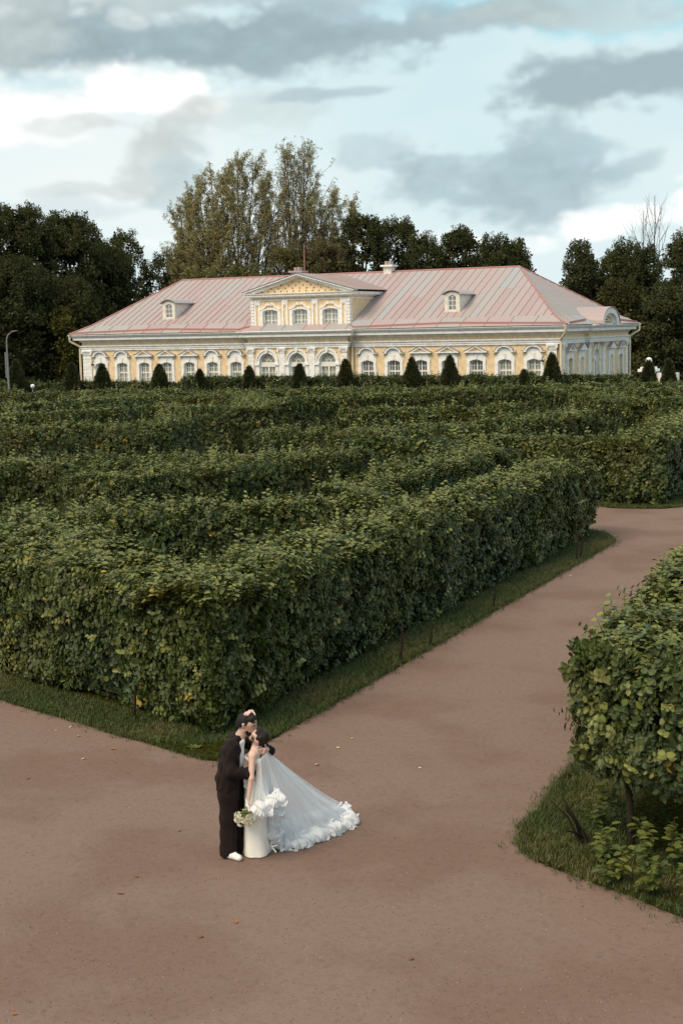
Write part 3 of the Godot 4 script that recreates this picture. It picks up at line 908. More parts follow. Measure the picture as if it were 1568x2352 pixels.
func trees():
	var dk := Color(0.05, 0.055, 0.024)
	var gr := "dark trees west of the pavilion"
	var W := [[-39.5, -146, 18.4, 6.2, "dark leafy tree at the western frame edge"], [-33.0, -150, 20.0, 6.0, "tall round dark tree, highest of the western wood"], [-28.0, -152, 19.0, 5.2, "dark tree with ragged top sloping toward the pavilion"],
		[-31.0, -138, 13.5, 5.0, "lower dark tree in front of the western wood"], [-37.0, -136, 14.0, 5.0, "dark leafy tree above the lamp post"], [-25.5, -158, 16.3, 4.2, "dark tree standing lower beside the western hip of the roof"], [-26.5, -140, 11.5, 4.0, "low dark tree just behind the pavilion's western corner"]]
	for i in W.size():
		var t: Array = W[i]
		leafy_tree(t[4], Vector3(t[0], 0, t[1]), t[2], t[3], 0.08, dk * (0.9 + 0.08 * (i % 3)), 260, 200 + i, gr)
	leafy_tree("slender dark tree with pointed top between wood and roof", Vector3(-24.2, 0, -168), 18.2, 2.7, 0.15, dk * 1.1, 70, 231, gr, 0.4)
	leafy_tree("small dark tree in the dip beside the slender tree", Vector3(-21.0, 0, -168), 15.3, 3.2, 0.15, dk * 1.0, 70, 232, gr, 0.3)
	leafy_tree("dark tree behind the western end of the ridge", Vector3(-18.3, 0, -172), 16.6, 3.2, 0.15, dk * 1.05, 80, 233, gr, 0.3)
	leafy_tree("young yellowish tree behind the western corner of the roof", Vector3(-26.0, 0, -137.5), 8.6, 1.3, 0.15, Color(0.075, 0.075, 0.02), 26, 234, gr, 0.3)
	var ol := Color(0.3, 0.265, 0.125)
	airy_tree("broad airy tree with fanned branches above the western ridge", Vector3(-12.2, 0, -170), 27.4, 11, 0.5, 0.28, ol, 3, 300, "poplar_tree", [-0.68, -0.52, -0.36, -0.2, -0.05, 0.1, 0.25, 0.4, 0.55])
	airy_tree("slim pale branched tree, tallest above the flagpole", Vector3(-4.6, 0, -166), 28.4, 30, 0.3, 0.2, Color(0.29, 0.255, 0.14), 1, 302, "poplar_tree", [-0.06, 0.1])
	airy_tree("thin airy tree east of the tallest one", Vector3(-1.4, 0, -168), 23.6, 16, 0.36, 0.2, ol, 2, 303, "poplar_tree", [-0.1, 0.12, 0.36])
	airy_tree("low drooping airy tree west of the fanned one", Vector3(-16.0, 0, -168), 18.6, 14, 0.5, 0.2, ol, 3, 304, "poplar_tree", [-0.4, -0.1, 0.2])
	var bh := "trees behind the pavilion roof"
	var B := [[-14.8, -160, 12.8, 4.0, Color(0.11, 0.105, 0.042), "olive bushy tree behind the western ridge"], [-10.2, -158, 13.2, 4.0, Color(0.09, 0.088, 0.035), "bushy tree below the fanned airy tree"], [-5.6, -160, 15.4, 3.8, Color(0.1, 0.088, 0.04), "brownish tree directly behind the pediment"],
		[-1.4, -160, 16.0, 4.0, Color(0.1, 0.086, 0.042), "brownish tree beside the flagpole"], [3.6, -166, 19.4, 4.2, dk, "dark rounded tree behind the eastern chimney"], [7.4, -170, 19.2, 3.6, dk * 1.1, "dark tree second from the chimney"],
		[10.6, -168, 17.2, 3.0, dk * 1.15, "lower dark tree with a forked top over the eastern ridge"], [14.6, -168, 17.8, 3.2, dk, "dark tree with open gaps over the eastern dormer"], [18.6, -168, 16.8, 3.2, dk, "dark tree near the eastern end of the ridge"], [21.4, -170, 16.2, 2.6, dk * 1.05, "last dark tree before the gap of sky"]]
	for i in B.size():
		var t: Array = B[i]
		leafy_tree(t[5], Vector3(t[0], 0, t[1]), t[2], t[3], 0.2, t[4], 140, 330 + i, bh, 0.15)
	var ea := "trees east of the pavilion"
	var E := [[28.0, -168, 15.8, 2.4, Color(0.06, 0.064, 0.032), 0.6, "thin greyish tree at the gap beside the eastern hip"], [31.8, -160, 15.6, 2.6, Color(0.05, 0.056, 0.024), 0.3, "pointed green tree second east of the roof"], [34.2, -158, 14.6, 2.4, Color(0.046, 0.052, 0.022), 0.3, "short pointed tree beside the bare one"],
		[36.8, -150, 15.8, 4.0, dk * 1.15, 0.1, "dark tree below the bare branches"], [40.0, -150, 17.2, 4.2, dk * 1.1, 0.1, "tall dark tree at the eastern frame edge"], [32.0, -140, 9.8, 3.4, dk * 1.1, 0.1, "low dark tree behind the stone ball ornament"],
		[37.0, -138, 10.4, 3.6, dk, 0.1, "low dark tree at the eastern frame edge"], [30.4, -172, 14.0, 2.6, Color(0.06, 0.066, 0.03), 0.4, "thin tree closing the gap beside the greyish one"], [33.4, -170, 14.8, 2.8, Color(0.06, 0.066, 0.028), 0.3, "green tree behind the short pointed one"], [29.5, -148, 10.6, 3.2, Color(0.05, 0.05, 0.02), 0.2, "low olive tree just behind the eastern eave"]]
	for i in E.size():
		var t: Array = E[i]
		leafy_tree(t[6], Vector3(t[0], 0, t[1]), t[2], t[3], 0.06, t[4], 110, 360 + i, ea, t[5])
	airy_tree("bare dead tree with pale upright branches above the eastern wood", Vector3(35.4, 0, -160), 21.0, 11, 0.4, 0.5, ol, 0, 390, "bare_tree")
	airy_tree("thin bare tree leaning beside the other dead one", Vector3(33.4, 0, -158), 18.6, 8, 0.3, 0.55, ol, 0, 391, "bare_tree")

# ---------------------------------------------------------------- lamp post, globe lamp, stone ornament
func street_things():
	var o := thing("street_lamp", "grey street lamp post with curved arm at the western edge", "street lamp", Vector3(-25.85, 0, -112.0))
	var p := MB.new()
	p.tube([Vector3.ZERO, Vector3(0, 5.0, 0)], [0.095, 0.075], 12)
	part("post", p.mesh(), M.post, o)
	var s := MB.new()
	s.tube([Vector3(-0.14, 3.2, 0), Vector3(-0.14, 5.2, 0)], [0.06, 0.06], 10)
	part("bracket_pole", s.mesh(), M.post, o)
	var a := MB.new()
	a.tube([Vector3(0, 4.9, 0), Vector3(0, 6.0, 0), Vector3(0.03, 6.3, 0), Vector3(0.16, 6.55, 0), Vector3(0.42, 6.75, 0)], [0.06, 0.05, 0.05, 0.045, 0.045], 10)
	part("arm", a.mesh(), M.post, o)
	var l := MB.new()
	l.extrude(PackedVector2Array([Vector2(0.36, 6.72), Vector2(0.5, 6.86), Vector2(0.86, 6.88), Vector2(0.9, 6.84), Vector2(0.55, 6.76)]), -0.12, 0.12)
	part("lamp_head", l.mesh(), M.post, o)
	var g := thing("globe_lamp", "small white globe lamp above the hedge beside the western thujas", "lamp", Vector3(-24.2, 0, -113.0))
	var gp := MB.new()
	gp.tube([Vector3.ZERO, Vector3(0, 2.32, 0)], [0.035, 0.03], 8)
	part("post", gp.mesh(), M.galv, g)
	var gl := SphereMesh.new()
	gl.radius = 0.17; gl.height = 0.34
	var gs := part("globe", gl, M.opal, g)
	gs.position.y = 2.47
	var cu := MB.new()
	cu.lathe([Vector2(0.03, 2.24), Vector2(0.07, 2.27), Vector2(0.08, 2.33), Vector2(0.05, 2.34)], 12)
	part("collar", cu.mesh(), M.galv, g)
	var b := thing("stone_pier", "white stone gate pier topped by a ball beside the end wall", "pier", Vector3(23.0, 0, -106.0), deg_to_rad(-27.4))
	var sh := MB.new()
	sh.box(Vector3(-0.42, 0, -0.42), Vector3(0.42, 2.85, 0.42))
	part("shaft", sh.mesh(), M.white, b)
	var cp := MB.new()
	cp.box(Vector3(-0.66, 2.853, -0.66), Vector3(0.66, 3.05, 0.66))
	cp.box(Vector3(-0.5, 3.053, -0.5), Vector3(0.5, 3.2, 0.5))
	part("cap", cp.mesh(), M.white, b)
	var ba := MB.new()
	ba.lathe([Vector2(0.26, 3.2), Vector2(0.22, 3.3), Vector2(0.1, 3.4), Vector2(0.14, 3.44), Vector2(0.22, 3.55), Vector2(0.24, 3.66), Vector2(0.2, 3.8), Vector2(0.1, 3.88), Vector2(0.005, 3.9)], 14)
	part("ball", ba.mesh(), M.white, b)
	var rw := MB.new()
	rw.box(Vector3(0.45, 0, -0.3), Vector3(2.2, 2.75, 0.3))
	part("side_wall", rw.mesh(), M.white, b)
# ---------------------------------------------------------------- pavilion; x along the front, y up, z out of the front
var bld: Node3D
const HL := 22.51
const DEP := 18.5

func arch_pts(cx: float, y0: float, half: float, rise: float, n := 12) -> PackedVector2Array:   # left to right over the top
	var p := PackedVector2Array()
	for i in n + 1:
		var a := PI - PI * i / n
		p.append(Vector2(cx + cos(a) * half, y0 + sin(a) * rise))
	return p

func seg_pts(cx: float, y0: float, half: float, rise: float, n := 8) -> PackedVector2Array:
	var p := PackedVector2Array()
	for i in n + 1:
		var t := -1.0 + 2.0 * i / n
		p.append(Vector2(cx + t * half, y0 + rise * (1.0 - t * t)))
	return p

func panes_between(win: Node3D, xs: Array, ys: Array, z: float, crown: Callable):
	# one pane of glass per light of the sash
	for i in xs.size() - 1:
		for j in ys.size() - 1:
			var x0: float = xs[i] + 0.012; var x1: float = xs[i + 1] - 0.012
			var y0: float = ys[j] + 0.012; var y1: float = ys[j + 1] - 0.012
			var t0: float = minf(y1, crown.call(x0) - 0.01); var t1: float = minf(y1, crown.call(x1) - 0.01)
			if t0 < y0 + 0.03 or t1 < y0 + 0.03:
				continue
			var g := MB.new()
			g.hexa([Vector3(x0, y0, z + 0.004), Vector3(x1, y0, z + 0.004), Vector3(x1, y0, z - 0.004), Vector3(x0, y0, z - 0.004)], [Vector3(x0, t0, z + 0.004), Vector3(x1, t1, z + 0.004), Vector3(x1, t1, z - 0.004), Vector3(x0, t0, z - 0.004)])
			part("pane", g.mesh(), M.glass, win)

func curtain(win: Node3D, x0: float, x1: float, y0: float, y1: float, z: float, m: Material):
	var rows := [[], []]
	for i in 25:
		var t := i / 24.0
		var x := lerpf(x0, x1, t)
		var q := z + 0.03 * sin(t * 42.0 + x * 3.0)
		rows[0].append(Vector3(x, y0, q)); rows[1].append(Vector3(x, y1, q))
	var b := MB.new()
	b.grid(rows)
	part("curtain", b.mesh(), m, win)

func window(at: Transform3D, pedi: int, curt: int):   # ground floor window, its foot at y = 0 of the wall
	var sill := 1.25; var spring := 3.72; var rise := 0.14; var ho := 0.55
	var s := MB.new()
	var inner := PackedVector2Array([Vector2(-ho, sill), Vector2(-ho, spring)])
	inner.append_array(seg_pts(0, spring, ho, rise).slice(1, 8))
	inner.append_array(PackedVector2Array([Vector2(ho, spring), Vector2(ho, sill)]))
	var outer := PackedVector2Array()
	for i in inner.size():
		var p := inner[i]
		if i == 0: outer.append(Vector2(-0.8, sill))
		elif i == inner.size() - 1: outer.append(Vector2(0.8, sill))
		elif i == 1: outer.append(Vector2(-0.8, 3.62))
		elif i == inner.size() - 2: outer.append(Vector2(0.8, 3.62))
		else:
			var t := p.x / ho
			outer.append(Vector2(t * 0.84 * 1.2 if absf(t) < 0.72 else signf(t) * 0.82, 4.4 if absf(t) < 0.72 else 3.95))
	s.band(inner, outer, -0.3, 0.1)
	s.box(Vector3(-0.845, 2.1, 0.0), Vector3(-0.8, 2.95, 0.085)); s.box(Vector3(0.8, 2.1, 0.0), Vector3(0.845, 2.95, 0.085))
	s.box(Vector3(-0.92, sill - 0.16, 0.0), Vector3(0.92, sill - 0.003, 0.17))
	s.extrude(PackedVector2Array([Vector2(-0.06, 3.9), Vector2(0.06, 3.9), Vector2(0.1, 4.32), Vector2(-0.1, 4.32)]), 0.103, 0.14)   # keystone
	var o := part("window", s.mesh(), M.white, bld)
	o.transform = at
	var f := MB.new()
	var zf := -0.2
	var crown := func(x): return spring + rise * (1.0 - (x / ho) * (x / ho)) - 0.05
	for x in [-0.5, 0.0, 0.5]:
		var hw := 0.05 if x != 0.0 else 0.045
		f.box(Vector3(x - hw, sill, zf - 0.03), Vector3(x + hw, crown.call(x), zf + 0.03))
	for x in [-0.25, 0.25]:
		f.box(Vector3(x - 0.016, sill, zf - 0.018), Vector3(x + 0.016, crown.call(x), zf + 0.018))
	for y in [1.32, 1.73, 2.14, 2.55, 3.41]:
		f.box(Vector3(-0.452, y - 0.016, zf - 0.022), Vector3(0.452, y + 0.016, zf + 0.022))
	f.box(Vector3(-0.455, 2.93, zf - 0.026), Vector3(0.455, 3.05, zf + 0.034))
	var fi := PackedVector2Array(); var fo := PackedVector2Array()
	for i in 9:
		var x := -0.54 + 1.08 * i / 8.0
		fi.append(Vector2(x, crown.call(x) - 0.03)); fo.append(Vector2(x, spring + rise * (1.0 - pow(x / ho, 2.0)) - 0.002))
	f.band(fi, fo, zf - 0.028, zf + 0.028)
	part("frame", f.mesh(), M.sash, o)
	panes_between(o, [-0.45, -0.25, 0.0, 0.25, 0.45], [1.33, 1.73, 2.14, 2.55, 2.93], zf, crown)
	panes_between(o, [-0.45, -0.25, 0.0, 0.25, 0.45], [3.05, 3.41, 3.85], zf, crown)
	if curt == 1:
		curtain(o, -0.52, 0.52, 1.25, 3.86, -0.36, M.curtain)
	elif curt == 2:
		curtain(o, -0.52, -0.34, 1.25, 3.86, -0.36, M.curtain); curtain(o, 0.36, 0.52, 1.25, 3.86, -0.36, M.curtain)
	# pediment
	var pe := MB.new()
	if pedi == 0:
		pe.extrude(PackedVector2Array([Vector2(-0.96, 4.403), Vector2(0.96, 4.403), Vector2(0.96, 4.5), Vector2(-0.96, 4.5)]), 0.0, 0.3)
		pe.extrude(PackedVector2Array([Vector2(-0.96, 4.503), Vector2(-0.62, 4.503), Vector2(0, 4.84), Vector2(0, 4.965), Vector2(-0.2, 4.9)]), 0.0, 0.28)
		pe.extrude(PackedVector2Array([Vector2(0.96, 4.503), Vector2(0.62, 4.503), Vector2(0, 4.84), Vector2(0, 4.965), Vector2(0.2, 4.9)]), 0.0, 0.28)
		part("pediment", pe.mesh(), M.white, o)
		var ty := MB.new()
		ty.extrude(PackedVector2Array([Vector2(-0.6, 4.505), Vector2(0.6, 4.505), Vector2(0, 4.83)]), 0.0, 0.06)
		part("tympanum", ty.mesh(), M.yellow, o)
		var cv := MB.new()
		cv.hexa([Vector3(-1.0, 4.5, 0.34), Vector3(0, 4.975, 0.34), Vector3(0, 4.975, 0.0), Vector3(-1.0, 4.5, 0.0)], [Vector3(-1.0, 4.525, 0.34), Vector3(0, 5.0, 0.34), Vector3(0, 5.0, 0.0), Vector3(-1.0, 4.525, 0.0)])
		cv.hexa([Vector3(0, 4.974, 0.34), Vector3(1.0, 4.5, 0.34), Vector3(1.0, 4.5, 0.0), Vector3(0, 4.974, 0.0)], [Vector3(0, 4.999, 0.34), Vector3(1.0, 4.525, 0.34), Vector3(1.0, 4.525, 0.0), Vector3(0, 4.999, 0.0)])
		part("flashing", cv.mesh(), M.roof[0], o)
	else:
		var ai := PackedVector2Array([Vector2(-0.94, 4.403)]); var ao := PackedVector2Array([Vector2(-0.94, 4.5)])
		for i in 11:
			var a := PI - PI * i / 10.0
			ai.append(Vector2(cos(a) * 0.6, 4.403 + sin(a) * 0.42)); ao.append(Vector2(cos(a) * 0.74, 4.5 + sin(a) * 0.44))
		ai.append(Vector2(0.94, 4.403)); ao.append(Vector2(0.94, 4.5))
		pe.band(ai, ao, 0.0, 0.28)
		part("pediment", pe.mesh(), M.white, o)
		var fill := MB.new()
		var fp := arch_pts(0, 4.403, 0.6, 0.42)
		fill.extrude(fp, 0.0, 0.08)
		part("tympanum", fill.mesh(), M.white, o)
		var cv2 := MB.new()
		var bo := PackedVector2Array()
		for q in ao:
			bo.append(q + Vector2(0, 0.028))
		var ao2 := PackedVector2Array()
		for q in ao:
			ao2.append(q + Vector2(0, 0.003))
		cv2.band(ao2, bo, 0.0, 0.32)
		part("flashing", cv2.mesh(), M.roof[0], o)

func arched_door(at: Transform3D, wide := 1.0):
	var hg := 0.65 * wide; var ho := 1.1 * wide
	var s := MB.new()
	var inn := PackedVector2Array([Vector2(-hg - 0.12, 0.15), Vector2(-hg - 0.12, 3.7)])
	var out := PackedVector2Array([Vector2(-ho, 0.15), Vector2(-ho, 3.7)])
	for i in 13:
		var a := PI - PI * i / 12.0
		inn.append(Vector2(cos(a) * (hg + 0.12), 3.8 + sin(a) * (hg + 0.1))); out.append(Vector2(cos(a) * ho, 3.8 + sin(a) * 1.12))
	inn.append_array(PackedVector2Array([Vector2(hg + 0.12, 3.7), Vector2(hg + 0.12, 0.15)])); out.append_array(PackedVector2Array([Vector2(ho, 3.7), Vector2(ho, 0.15)]))
	s.band(inn, out, -0.35, 0.08)
	for sx in [-1.0, 1.0]:
		s.box(Vector3(minf(sx * (hg + 0.1), sx * (ho + 0.06)), 3.55, 0.083), Vector3(maxf(sx * (hg + 0.1), sx * (ho + 0.06)), 3.72, 0.17))
	var ri := PackedVector2Array(); var ro := PackedVector2Array()
	for i in 13:
		var a := PI - PI * i / 12.0
		ri.append(Vector2(cos(a) * (ho - 0.14), 3.8 + sin(a) * 0.98)); ro.append(Vector2(cos(a) * (ho - 0.02), 3.8 + sin(a) * 1.1))
	s.band(ri, ro, 0.083, 0.15)
	s.extrude(PackedVector2Array([Vector2(-0.1, 4.58), Vector2(0.1, 4.58), Vector2(0.14, 4.97), Vector2(-0.14, 4.97)]), 0.153, 0.21)
	var o := part("arched_door", s.mesh(), M.white, bld)
	o.transform = at
	var f := MB.new()
	var z := -0.24
	f.box(Vector3(-hg - 0.12, 3.42, z - 0.05), Vector3(hg + 0.12, 3.8, z + 0.06))
	for x in [-hg - 0.06, 0.0, hg + 0.06]:
		f.box(Vector3(x - 0.07, 0.15, z - 0.04), Vector3(x + 0.07, 3.42, z + 0.04))
	f.box(Vector3(-hg, 0.15, z - 0.03), Vector3(hg, 1.15, z + 0.03))
	for y in [1.6, 2.05, 2.5, 2.95]:
		f.box(Vector3(-hg, y - 0.018, z - 0.02), Vector3(hg, y + 0.018, z + 0.02))
	for x in [-hg * 0.5, hg * 0.5]:
		f.box(Vector3(x - 0.018, 1.15, z - 0.018), Vector3(x + 0.018, 3.42, z + 0.018))
	# fanlight bars
	var oi := PackedVector2Array(); var oo := PackedVector2Array(); var ii := PackedVector2Array(); var io := PackedVector2Array()
	for i in 13:
		var a := PI - PI * i / 12.0
		oi.append(Vector2(cos(a) * hg, 3.8 + sin(a) * hg)); oo.append(Vector2(cos(a) * (hg + 0.12), 3.8 + sin(a) * (hg + 0.105)))
		ii.append(Vector2(cos(a) * 0.2, 3.8 + sin(a) * 0.2)); io.append(Vector2(cos(a) * 0.24, 3.8 + sin(a) * 0.24))
	f.band(oi, oo, z - 0.03, z + 0.03); f.band(ii, io, z - 0.02, z + 0.02)
	for i in range(1, 5):
		var a := PI * i / 5.0
		var d := Vector2(cos(a), sin(a)); var nn := Vector2(-d.y, d.x) * 0.02
		f.extrude(PackedVector2Array([d * 0.22 + nn + Vector2(0, 3.8), d * 0.22 - nn + Vector2(0, 3.8), d * hg - nn + Vector2(0, 3.8), d * hg + nn + Vector2(0, 3.8)]), z - 0.017, z + 0.017)
	part("frame", f.mesh(), M.sash, o)
	for x0 in [-hg + 0.01, 0.07]:
		for k in 2:
			var w := (hg - 0.08) * 0.5
			for y in [1.17, 1.62, 2.07, 2.52, 2.97]:
				var g := MB.new()
				g.box(Vector3(x0 + k * w + 0.005, y, z - 0.004), Vector3(x0 + (k + 1) * w - 0.005, y + 0.42, z + 0.004))
				part("pane", g.mesh(), M.glass, o)
	var fp := arch_pts(0, 3.81, hg - 0.01, hg - 0.01)
	var fg := MB.new()
	fg.extrude(fp, z - 0.004, z + 0.004)
	part("fanlight", fg.mesh(), M.glass, o)
	curtain(o, -hg - 0.1, hg + 0.1, 0.2, 4.5, -0.42, M.curtain)

func sweep(called: String, prof: Array, path: Array, m: Material, parent: Node):   # profile (out, height) carried round a closed plan
	var b := MB.new()
	var n := path.size()
	var mit := []
	for i in n:
		var p: Vector2 = path[i]; var a: Vector2 = path[(i - 1 + n) % n]; var c: Vector2 = path[(i + 1) % n]
		var d0 := (p - a).normalized(); var d1 := (c - p).normalized()
		var n0 := Vector2(-d0.y, d0.x); var n1 := Vector2(-d1.y, d1.x)
		var mm := (n0 + n1).normalized()
		mit.append(mm / maxf(0.3, mm.dot(n0)))
	for i in n:
		var j := (i + 1) % n
		for k in prof.size() - 1:
			var q0: Vector2 = prof[k]; var q1: Vector2 = prof[k + 1]
			var A: Vector2 = path[i] + mit[i] * q0.x; var B: Vector2 = path[j] + mit[j] * q0.x
			var D: Vector2 = path[i] + mit[i] * q1.x; var E: Vector2 = path[j] + mit[j] * q1.x
			b.quad(Vector3(A.x, q0.y, A.y), Vector3(B.x, q0.y, B.y), Vector3(E.x, q1.y, E.y), Vector3(D.x, q1.y, D.y))
	part(called, b.mesh(), m, parent)

func wall_strip(b: MB, x0: float, x1: float, y0: float, y1: float, holes: Array, z0: float, z1: float):   # holes: [x0, x1, y0, y1] left to right
	var x := x0
	for h in holes:
		b.box(Vector3(x, y0, z0), Vector3(h[0], y1, z1))
		if h[2] > y0:
			b.box(Vector3(h[0], y0, z0), Vector3(h[1], h[2], z1))
		b.box(Vector3(h[0], h[3], z0), Vector3(h[1], y1, z1))
		x = h[1]
	b.box(Vector3(x, y0, z0), Vector3(x1, y1, z1))

func pilaster(x: float, w: float, at: Transform3D, quoin := false, top := 4.98):
	var b := MB.new()
	if quoin:
		var y := 0.5
		while y < 4.45:
			b.box(Vector3(x - w * 0.5, y, 0.0), Vector3(x + w * 0.5, minf(y + 0.27, 4.5), 0.1))
			y += 0.31
		b.box(Vector3(x - w * 0.5 + 0.03, 0.4, 0.0), Vector3(x + w * 0.5 - 0.03, 4.5, 0.06))
	else:
		b.box(Vector3(x - w * 0.5, 0.4, 0.0), Vector3(x + w * 0.5, 4.56, 0.1))
	b.box(Vector3(x - w * 0.5 - 0.06, 0.1, 0.0), Vector3(x + w * 0.5 + 0.06, 0.397, 0.15))
	var o := part("pilaster", b.mesh(), M.white, bld)
	o.transform = at
	var c := MB.new()
	c.box(Vector3(x - w * 0.5 - 0.02, 4.563, 0.0), Vector3(x + w * 0.5 + 0.02, 4.62, 0.13))
	c.hexa([Vector3(x - w * 0.5, 4.623, 0.12), Vector3(x + w * 0.5, 4.623, 0.12), Vector3(x + w * 0.5, 4.623, 0), Vector3(x - w * 0.5, 4.623, 0)], [Vector3(x - w * 0.5 - 0.1, 4.86, 0.2), Vector3(x + w * 0.5 + 0.1, 4.86, 0.2), Vector3(x + w * 0.5 + 0.1, 4.86, 0), Vector3(x - w * 0.5 - 0.1, 4.86, 0)])
	for sx in [-1.0, 1.0]:
		c.tube([Vector3(x + sx * (w * 0.5 + 0.03), 4.77, 0.02), Vector3(x + sx * (w * 0.5 + 0.03), 4.77, 0.24)], [0.085, 0.085], 10)
	c.box(Vector3(x - w * 0.5 - 0.11, 4.863, 0.0), Vector3(x + w * 0.5 + 0.11, top, 0.23))
	part("capital", c.mesh(), M.white, o)

func roof_plane(called: String, quad: Array, width: float, tiers: int, parent: Node, offset := 0.0, redder := 0.35):
	# quad: plan outline in 3D (planar); first edge is the lower edge. Standing seam sheets run up the slope.
	var o: Vector3 = quad[0]
	var ax: Vector3 = (quad[1] - quad[0]).normalized()
	var nr: Vector3 = (quad[1] - quad[0]).cross(quad[quad.size() - 1] - quad[0]).normalized()
	var ay := nr.cross(ax)
	var poly := PackedVector2Array()
	var hi := 0.0; var x0 := 1e9; var x1 := -1e9
	for p in quad:
		var q := Vector2((p - o).dot(ax), (p - o).dot(ay))
		poly.append(q)
		hi = maxf(hi, q.y); x0 = minf(x0, q.x); x1 = maxf(x1, q.x)
	var basis := Basis(ax, ay, nr)
	var tf := Transform3D(basis, o + nr * offset)
	var x := x0
	while x < x1 - 0.02:
		var xe := minf(x + width, x1)
		var cuts := [0.0]
		for t in tiers - 1:
			cuts.append(hi * ((t + 1.0) / tiers + rnd(-0.12, 0.12)))
		cuts.append(hi)
		for t in cuts.size() - 1:
			var strip := PackedVector2Array([Vector2(x, cuts[t]), Vector2(xe, cuts[t]), Vector2(xe, cuts[t + 1] - 0.004), Vector2(x, cuts[t + 1] - 0.004)])
			for got in Geometry2D.intersect_polygons(strip, poly):
				var b := MB.new()
				b.extrude(got, -0.03, 0.004 * (t % 2))
				# folded seam along the sheet's western edge
				var lo := 1e9; var up := -1e9
				for q in got:
					if q.x < x + 0.05:
						lo = minf(lo, q.y); up = maxf(up, q.y)
				if up - lo > 0.15:
					b.box(Vector3(x - 0.015, lo, -0.01), Vector3(x + 0.015, up, 0.045))
				b.xf(tf)
				var k := fn.get_noise_2d(x * 31.0 + t * 77.0, o.x * 3.0 + t * 40.0) * 1.6 + rnd(-0.5, 0.5) + redder - 0.35
				part(called, b.mesh(), M.roof[clampi(int((k + 1.0) * 3.0), 0, 5)], parent)
		x = xe

